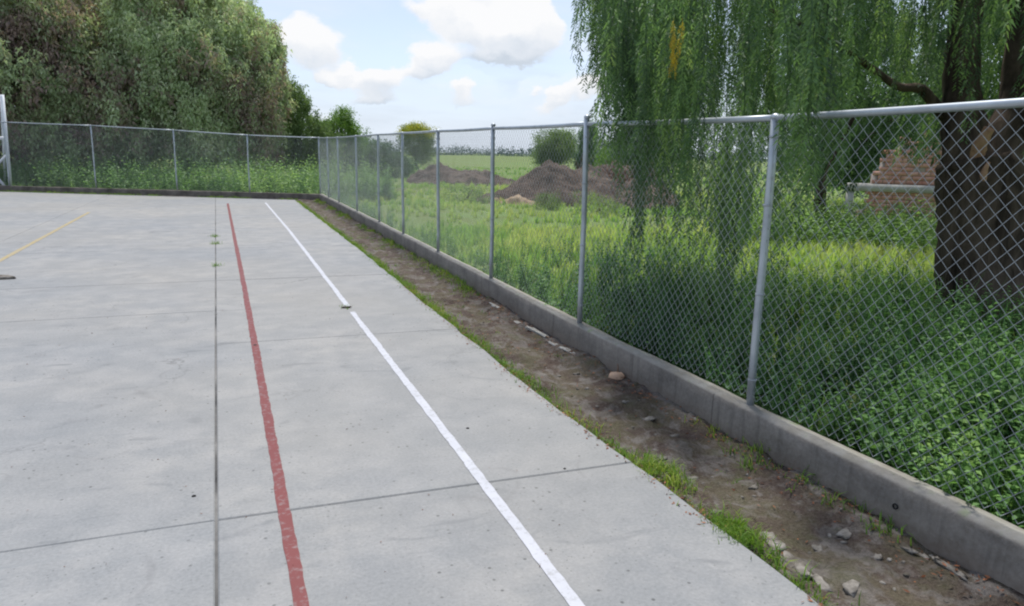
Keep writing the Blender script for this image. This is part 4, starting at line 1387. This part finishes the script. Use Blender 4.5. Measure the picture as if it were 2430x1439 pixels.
# ------------------------------------------------------------------ ruined brick wall
wp0 = far(2025, 470, 23.5); wp1 = far(2330, 470, 23.5)
wd = (wp1 - wp0)[:2]; WL = np.linalg.norm(wd); wd /= WL
wz = math.atan2(wd[1], wd[0])
ruin = empty('brick_ruin', (wp0[0], wp0[1], 0.0), 'ruined red brick wall with a pale concrete beam behind the weeds', 'ruin', rz=wz)
bw, bh, gap = 0.27, 0.10, 0.018
bme = None
mort = Acc()
bricks = []
ztop = lambda s: (3.25 if s > WL * 0.5 else (0.62 if s < WL * 0.10 else 1.5 + 1.5 * (s / WL))) + 1.1 * float(fbm(s * 1.7, 2.0, 0.7, 3))
zr = 0.0; r_i = 0
while zr < 3.4:
    if 0.72 < zr < 1.02: zr = 1.02
    s0 = (0.5 if r_i % 2 else 0.0) * (bw + gap)
    for k in range(int(WL / (bw + gap))):
        sc = s0 + k * (bw + gap) + bw / 2
        if sc > WL - 0.1: break
        if zr + bh > ztop(sc) + 0.15 * float(fbm(sc, zr, 0.5, 2)): continue
        if rng.random() < 0.07: continue
        bricks.append((sc, zr + bh / 2))
    zr += bh + gap; r_i += 1
a = Acc(); box(a, (0, 0, 0), (bw, 0.13, bh), 0, 0.008)
for i, (sc, zc) in enumerate(bricks[:]):
    if len(bricks) > 300 and i < len(bricks) - 300:
        continue
    if bme is None:
        o = a.build('brick', M['brick']); bme = o.data
    else:
        o = bpy.data.objects.new('brick', bme); COL.objects.link(o)
    o.parent = ruin
    o.location = (sc, rng.normal() * 0.004, zc)
    o.rotation_euler = (0, 0, rng.normal() * 0.01)
rest = Acc()
for sc, zc in bricks[:max(0, len(bricks) - 300)]:
    box(rest, (sc, 0, zc), (bw, 0.13, bh), 0, 0.01)
if rest.n:
    o = rest.build('brickwork', M['brick']); o.parent = ruin; o['kind'] = 'stuff'
mo = Acc()
for k in range(16):
    s_a = WL * k / 16; s_b = WL * (k + 1) / 16
    h_ = max(0.3, ztop((s_a + s_b) / 2) - 0.12)
    box(mo, ((s_a + s_b) / 2, 0.006, h_ / 2 - 0.05), (WL / 16 - 0.001, 0.108, h_))
o = mo.build('mortar', M['mortar']); o.parent = ruin
bmz = Acc(); box(bmz, (WL / 2 - 0.05, -0.01, 0.90), (WL + 0.3, 0.24, 0.21), 0, 0.01)
o = bmz.build('concrete_beam', M['beam']); o.parent = ruin
bmz = Acc(); box(bmz, (-0.10, 0.0, 0.40), (0.2, 0.2, 0.80), 0, 0.01)
o = bmz.build('concrete_post', M['beam']); o.parent = ruin

# ------------------------------------------------------------------ white goal / hoop stand at the left edge
sp = at(26, 452, 0.0)
S0 = np.array([sp[0], sp[1], 0.0])
stand = empty('hoop_stand', S0, 'white painted steel hoop stand at the left edge of the court', 'hoop stand')
H_ = lambda x, y: far(x, y, math.hypot(S0[0], S0[1]))
top = H_(5, 225)
lv = -RGT * np.array([1, 1, 0]); lv /= np.linalg.norm(lv)          # away to the left
bk = FWD * np.array([1, 1, 0]); bk /= np.linalg.norm(bk)


def bar(name, p, q, r, mat_='whitesteel', sides=8, n=3):
    a = Acc(); t = np.linspace(0, 1, n)[:, None]
    tube(a, np.asarray(p) * (1 - t) + np.asarray(q) * t, r, sides)
    return a.build(name, M[mat_], stand, smooth=True)


foot2 = S0 + lv * 1.5
topL = top + lv * 0.5
bar('leg', S0, top, 0.062)
bar('leg', foot2, topL, 0.062)
bar('leg', S0 + bk * 0.9 + lv * 0.8, top + bk * 0.15 + lv * 0.15, 0.04)
bar('leg', foot2 + bk * 0.9 + lv * 0.8, topL + bk * 0.15, 0.06)
mA = S0 * 0.62 + top * 0.38
bar('brace', mA, foot2, 0.05)
bar('brace', foot2 * 0.62 + topL * 0.38, S0 + lv * 0.1, 0.05)
bar('crossbar', S0 * 0.45 + top * 0.55, foot2 * 0.45 + topL * 0.55, 0.06)
bar('base_rail', S0 + [0, 0, 0.06], foot2 + [0, 0, 0.06], 0.06)
bar('base_rail', S0 + bk * 0.9 + lv * 0.8 + [0, 0, 0.06], foot2 + bk * 0.9 + lv * 0.8 + [0, 0, 0.06], 0.05)
a = Acc(); c = (top + topL) / 2 + lv * 0.75 + np.array([0, 0, 0.0])
box(a, c - bk * 0.25 + [0, 0, -0.45], (1.65, 0.04, 1.05), math.atan2(lv[1], lv[0]), 0.0)
a.build('backboard', M['whitesteel'], stand)
a = Acc(); th = np.linspace(0, 2 * math.pi, 19)
cR = c - bk * 0.55 + np.array([0, 0, -0.82])
tube(a, np.stack([cR[0] + 0.225 * np.cos(th), cR[1] + 0.225 * np.sin(th), np.full(19, cR[2])], -1), 0.01, 6, 0.5, False)
a.build('hoop', M['red'], stand)

# ------------------------------------------------------------------ grass and weeds (nobody could count them)
def in_view(x, y, mlo=-33, mhi=66):
    az = np.degrees(np.arctan2(x, y))
    return (az > mlo) & (az < mhi)


def grass_patch(name, label, N, xr, yr, cond, protos, mat_, s, tint_f, cat, tilt=0.25, zoff=0.0, stretch=None):
    P = np.stack([rng.uniform(*xr, N), rng.uniform(*yr, N)], -1)
    k = cond(P[:, 0], P[:, 1]); P = P[k]
    z = ground_z(P[:, 0], P[:, 1]) + zoff
    P3 = np.column_stack([P, z])
    a = Acc()
    scatter(a, protos, P3, np.clip(tint_f(P[:, 0], P[:, 1]) + 0.16 * rng.normal(size=len(P)), 0, 1), s[0], s[1], tilt)
    o = a.build(name, mat_, kind='stuff')
    return tag(o, label, cat)


tdist = lambda x, y: np.hypot(x - TB[0], y - TB[1])
near_c = lambda x, y: (site_dist(x, y) > 0.10) & in_view(x, y, 0, 64) & (np.hypot(x, y) < 16)
grass_patch('meadow_grass', 'yellowish green meadow grass in the near part of the field', 5200, (2.9, 15), (1, 16), near_c, tufts, M['grass'], (0.4, 0.85),
            lambda x, y: 0.62 + 0.5 * fbm(x, y, 2.0, 3) + 0.5 * (y > 6.3) * (x > 5.2), 'grass')  # tint raised past the trunk: sunlit band put into the grass colour
mid_c = lambda x, y: (site_dist(x, y) > 0.15) & in_view(x, y, -3, 58) & (np.hypot(x, y) >= 15) & (np.hypot(x, y) < 34)
grass_patch('meadow_grass', 'grass of the middle of the field up to the earth heaps', 5200, (2.5, 30), (8, 34), mid_c, tufts, M['grass'], (0.42, 0.8),
            lambda x, y: 0.78 + 0.6 * fbm(x, y, 3.0, 3), 'grass')
far_c = lambda x, y: (site_dist(x, y) > 3.0) & in_view(x, y, -2, 50) & (np.hypot(x, y) >= 33) & (np.hypot(x, y) < 85)
grass_patch('meadow_grass', 'bright green grass far out in the field beyond the heaps', 3600, (0, 60), (26, 85), far_c, tufts_lite, M['grass'], (0.5, 1.0),
            lambda x, y: 0.35 + 0.4 * fbm(x, y, 8.0, 2), 'grass')
# leafy weeds in the shade of the pepper tree
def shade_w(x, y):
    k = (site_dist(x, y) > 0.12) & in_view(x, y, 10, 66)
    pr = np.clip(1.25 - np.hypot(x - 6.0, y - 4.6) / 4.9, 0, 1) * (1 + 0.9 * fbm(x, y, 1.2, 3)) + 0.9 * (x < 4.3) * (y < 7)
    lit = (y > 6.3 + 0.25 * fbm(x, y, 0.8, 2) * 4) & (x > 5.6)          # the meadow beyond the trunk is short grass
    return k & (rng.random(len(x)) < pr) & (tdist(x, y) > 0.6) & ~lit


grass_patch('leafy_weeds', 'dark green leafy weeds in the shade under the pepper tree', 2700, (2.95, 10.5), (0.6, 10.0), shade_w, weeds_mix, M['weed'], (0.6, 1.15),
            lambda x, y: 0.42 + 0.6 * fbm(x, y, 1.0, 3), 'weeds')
# taller lighter herbs in the corner next to the camera
grass_patch('leafy_weeds', 'bright broad leaved weeds pressing against the wires at the right', 420, (2.98, 5.6), (0.9, 3.1),
            lambda x, y: (site_dist(x, y) > 0.06), weeds_mix, M['weed'], (0.75, 1.2), lambda x, y: 0.62 + 0.6 * fbm(x, y, 0.7, 2), 'weeds')
# low herbs right behind the kerb all the way
grass_patch('kerb_weeds', 'low green weeds growing along the outer foot of the kerb wall', 900, (2.9, 4.4), (0.8, 25.5),
            lambda x, y: (site_dist(x, y) > 0.06) & (site_dist(x, y) < 0.7) & (y > 4.5), weeds_lite, M['weed'], (0.35, 0.8), lambda x, y: 0.7 + 0.3 * fbm(x, y, 2.0, 2), 'weeds', zoff=0.05)
# tall yellow green herbs in front of the ruin
tp = far(2060, 500, 14.5)
grass_patch('tall_weeds', 'tall yellow green weeds in the sun in front of the ruined wall', 1300, (tp[0] - 5.5, tp[0] + 4.5), (tp[1] - 3.2, tp[1] + 4.2),
            lambda x, y: (np.hypot(x, y) > 13.6) & (np.hypot(x, y) < 18.5) & (np.degrees(np.arctan2(x, y)) > 37), weeds_lite, M['under'], (0.9, 1.55),
            lambda x, y: 0.9 + 0.5 * fbm(x, y, 1.2, 3), 'weeds', 0.2)
# scattered green bushes in the field near the heaps
for px, dd, sc_, lb in ((1105, 24, 0.55, 'small green shrub in the grass below the left earth heap'), (1420, 20.5, 0.55, 'dark green shrub at the foot of the broad heap beside a fence post'),
                        (1300, 22.5, 0.4, 'low clump of green weeds before the broad heap')):
    tree('shrub', gp(px, dd), [(0, 0, 0.5 * sc_, 1.3 * sc_, 1.0 * sc_, 0.75 * sc_), (0.7 * sc_, 0, 0.3 * sc_, 0.8 * sc_, 0.8 * sc_, 0.5 * sc_)], int(150 * max(sc_, 0.5)), balls, M['leaf_bush'],
         lb, 'shrub', s=(0.45 * sc_ + 0.1, 0.8 * sc_ + 0.1), r0=0.03, fork=0.2)
# undergrowth behind the far fence
def behind(lo, hi):
    def f(x, y):
        b = (x - C0[0]) * FN[0] + (y - C0[1]) * FN[1]
        al = (x - C0[0]) * FD[0] + (y - C0[1]) * FD[1]
        return (b > lo) & (b < hi) & (al > -2.5) & (al < 17)
    return f


grass_patch('undergrowth', 'lush green undergrowth behind the far fence below the trees', 3800, (-14, 6), (25, 43), behind(0.5, 6.5), weeds_lite, M['under'], (1.1, 2.3),
            lambda x, y: 0.55 + 0.7 * fbm(x, y, 2.2, 3), 'undergrowth', 0.3)
grass_patch('fence_grass', 'bright grass along the back of the far kerb wall', 1000, (-14, 4.5), (25, 38), behind(0.1, 1.0), tufts_tall, M['under'], (0.7, 1.2),
            lambda x, y: 0.8 + 0.2 * fbm(x, y, 1.5, 2), 'grass', 0.3)

# grass along the ragged court edge
def strip_grass(name, label, N, ufun, dens, s, mat_, protos, yr=(1.0, 25.6), tb=0.6, cat='grass'):
    P, t = [], []
    for k in range(N):
        y = yr[0] + (yr[1] - yr[0]) * rng.random()
        if rng.random() > dens(y): continue
        u = ufun()
        x = float(edge_x(y)) * (1 - u) + float(foot_x(y)) * u
        P.append((x, y, max(dirt_z(x, y), -0.05) - 0.005)); t.append(tb + 0.25 * rng.normal() + 0.5 * float(fbm(y, 1.0, 1.0, 2)))
    a = Acc()
    scatter(a, protos, np.array(P), np.clip(np.array(t), 0, 1), s[0], s[1], 0.35)
    return tag(a.build(name, mat_, kind='stuff'), label, cat)


small = [proto_tuft(14, 0.11, 0.0045, 0.9) for _ in range(6)]
strip_grass('edge_grass', 'bright green grass fringe along the ragged concrete edge', 2600, lambda: abs(rng.normal()) * 0.055 + 0.01,
            lambda y: np.clip(0.35 + 1.6 * float(fbm(y * 1.0, 7.0, 1.3, 3)) + (0.75 if y > 4.5 else 0.2), 0, 1), (0.3, 0.8), M['edge'], small)
strip_grass('kerb_foot_grass', 'thin grass growing at the foot of the kerb wall', 1300, lambda: 1 - abs(rng.normal()) * 0.10,
            lambda y: np.clip(-0.15 + 1.8 * float(fbm(y * 1.0, 17.0, 1.1, 3)) + (0.5 if y > 8.5 else -0.05), 0, 1), (0.4, 1.0), M['edge'], small)
strip_grass('moss_tufts', 'sparse tiny green tufts in the soil strip', 700, lambda: rng.uniform(0.1, 0.9),
            lambda y: np.clip(0.1 + 1.6 * float(fbm(y * 1.0, 27.0, 0.9, 3)), 0, 1), (0.2, 0.5), M['edge'], small, tb=0.35)
# tufts in the long joint and along the far edge
jt = []
for px, py, n_, sp_ in ((512, 562, 7, .06), (512, 578, 9, .06), (511, 632, 4, .04), (823, 730, 3, .03)):
    q = at(px, py)
    for _ in range(n_): jt.append((q[0] + rng.normal() * sp_ * 0.5, q[1] + rng.normal() * sp_ * 1.6, -0.005))
for _ in range(420):
    s_ = rng.random() * 12; 
    if float(fbm(s_, 3.0, 1.4, 2)) < -0.05: continue
    q = FE0 + FD * s_ + FN * rng.uniform(0.0, 0.45); jt.append((q[0], q[1], -0.01))
a = Acc(); jt = np.array(jt); scatter(a, small, jt, np.clip(0.5 + 0.2 * rng.normal(size=len(jt)), 0, 1), 0.35, 0.95, 0.4)
tag(a.build('joint_grass', M['edge'], kind='stuff'), 'little grass tufts growing in the concrete joint and along the back edge', 'grass')
for px, py, cnt in ((1735, 1262, 60), (1560, 1112, 40)):
    q = at(px, py); 
    P = np.column_stack([q[0] + rng.normal(size=cnt) * 0.04 + 0.03, q[1] + rng.normal(size=cnt) * 0.09, np.full(cnt, -0.02)])
    a = Acc(); scatter(a, small, P, np.clip(0.6 + 0.2 * rng.normal(size=cnt), 0, 1), 0.4, 0.75, 0.5)
    g_ = a.build('grass_tuft', M['edge'], origin=(q[0], q[1], 0), kind='stuff')
    tag(g_, 'thick green grass tuft spilling over the concrete edge near the joint' if px < 1600 else 'thickest green grass tuft spilling over the near concrete edge', 'grass')

# leaf litter
P, t = [], []
for k in range(2600):
    y = rng.uniform(1.2, 9) ; m_ = rng.random()
    if m_ < 0.55:
        if float(fbm(y, 2.0, 0.8, 3)) < -0.08: continue
        x = float(edge_x(y)) + 0.015 + rng.normal() * 0.035
    elif m_ < 0.85: x = float(foot_x(y)) - 0.02 - abs(rng.normal()) * 0.09
    else: x = float(edge_x(y)) + 0.8 * rng.random()
    z = 0.004 if x < edge_x(y) - 0.01 else dirt_z(x, y) + 0.012
    P.append((x, y, z)); t.append(0.5 + 0.3 * rng.normal())
P = np.array(P); n = len(P)
a_ = rng.random(n) * 6.28
d = np.stack([np.cos(a_), np.sin(a_), rng.normal(size=n) * 0.2], -1)
V, Q = leaf_quads(P, d, rng.uniform(0.012, 0.034, n), rng.uniform(0.004, 0.012, n), 0.0)
a = Acc(); a.add(V, None, Q, np.repeat(np.clip(t, 0, 1), 4))
tag(a.build('fallen_leaves', M['litter'], kind='stuff'), 'orange brown fallen leaves along the concrete edge and the wall foot', 'leaf litter')
# specks of soil and leaf bits blown on the court
P = []
for k in range(170):
    y = rng.uniform(1.9, 9) ; x = rng.uniform(-2.2, 1.95)
    P.append((x, y, 0.004))
P = np.array(P); n = len(P); a_ = rng.random(n) * 6.28
V, Q = leaf_quads(P, np.stack([np.cos(a_), np.sin(a_), np.full(n, 0.1)], -1), rng.uniform(0.006, 0.018, n), rng.uniform(0.003, 0.008, n), 0.0)
a = Acc(); a.add(V, None, Q, np.repeat(rng.random(n) * 0.35, 4))
tag(a.build('debris', M['litter'], kind='stuff'), 'tiny dark bits of leaf and soil scattered on the concrete', 'debris')

# peach stone with a twig against the wall
p = at(1463, 893, 0.0); x_, y_ = float(p[0]), float(p[1]); x_ = min(x_, float(foot_x(y_)) - 0.05)
zs_ = dirt_z(x_, y_)
a = Acc(); lump(a, (x_, y_, zs_ + 0.025), (0.125, 0.09, 0.075), -0.3, 0.16)
tag(a.build('stone', M['peach'], origin=(x_, y_, zs_)), 'peach coloured stone lying against the foot of the kerb wall', 'stone')
a = Acc(); tube(a, [(x_ + 0.02, y_ + 0.02, zs_ + 0.05), (x_ + 0.022, y_ + 0.022, zs_ + 0.09), (x_ + 0.016, y_ + 0.02, zs_ + 0.125)], [0.008, 0.007, 0.004], 6)
tag(a.build('twig', M['twig'], origin=(x_ + 0.02, y_ + 0.02, zs_ + 0.05)), 'short dark twig sticking up behind the peach coloured stone', 'twig')
# brownish clod on the broken white line and the dark plate at the left edge
p = at(822, 731)
a = Acc(); lump(a, (p[0], p[1], 0.008), (0.11, 0.05, 0.02), 0.1, 0.3)
tag(a.build('clod', M['dirt'], origin=(p[0], p[1], 0)), 'flat brown clod of soil in the gap of the white line', 'clod')
p = at(5, 662)
a = Acc(); lump(a, (p[0], p[1], 0.02), (0.30, 0.14, 0.05), 0.0, 0.25)
tag(a.build('stone', M['rubble'], origin=(p[0], p[1], 0)), 'flat dark grey stone lying at the left edge of the court', 'stone')
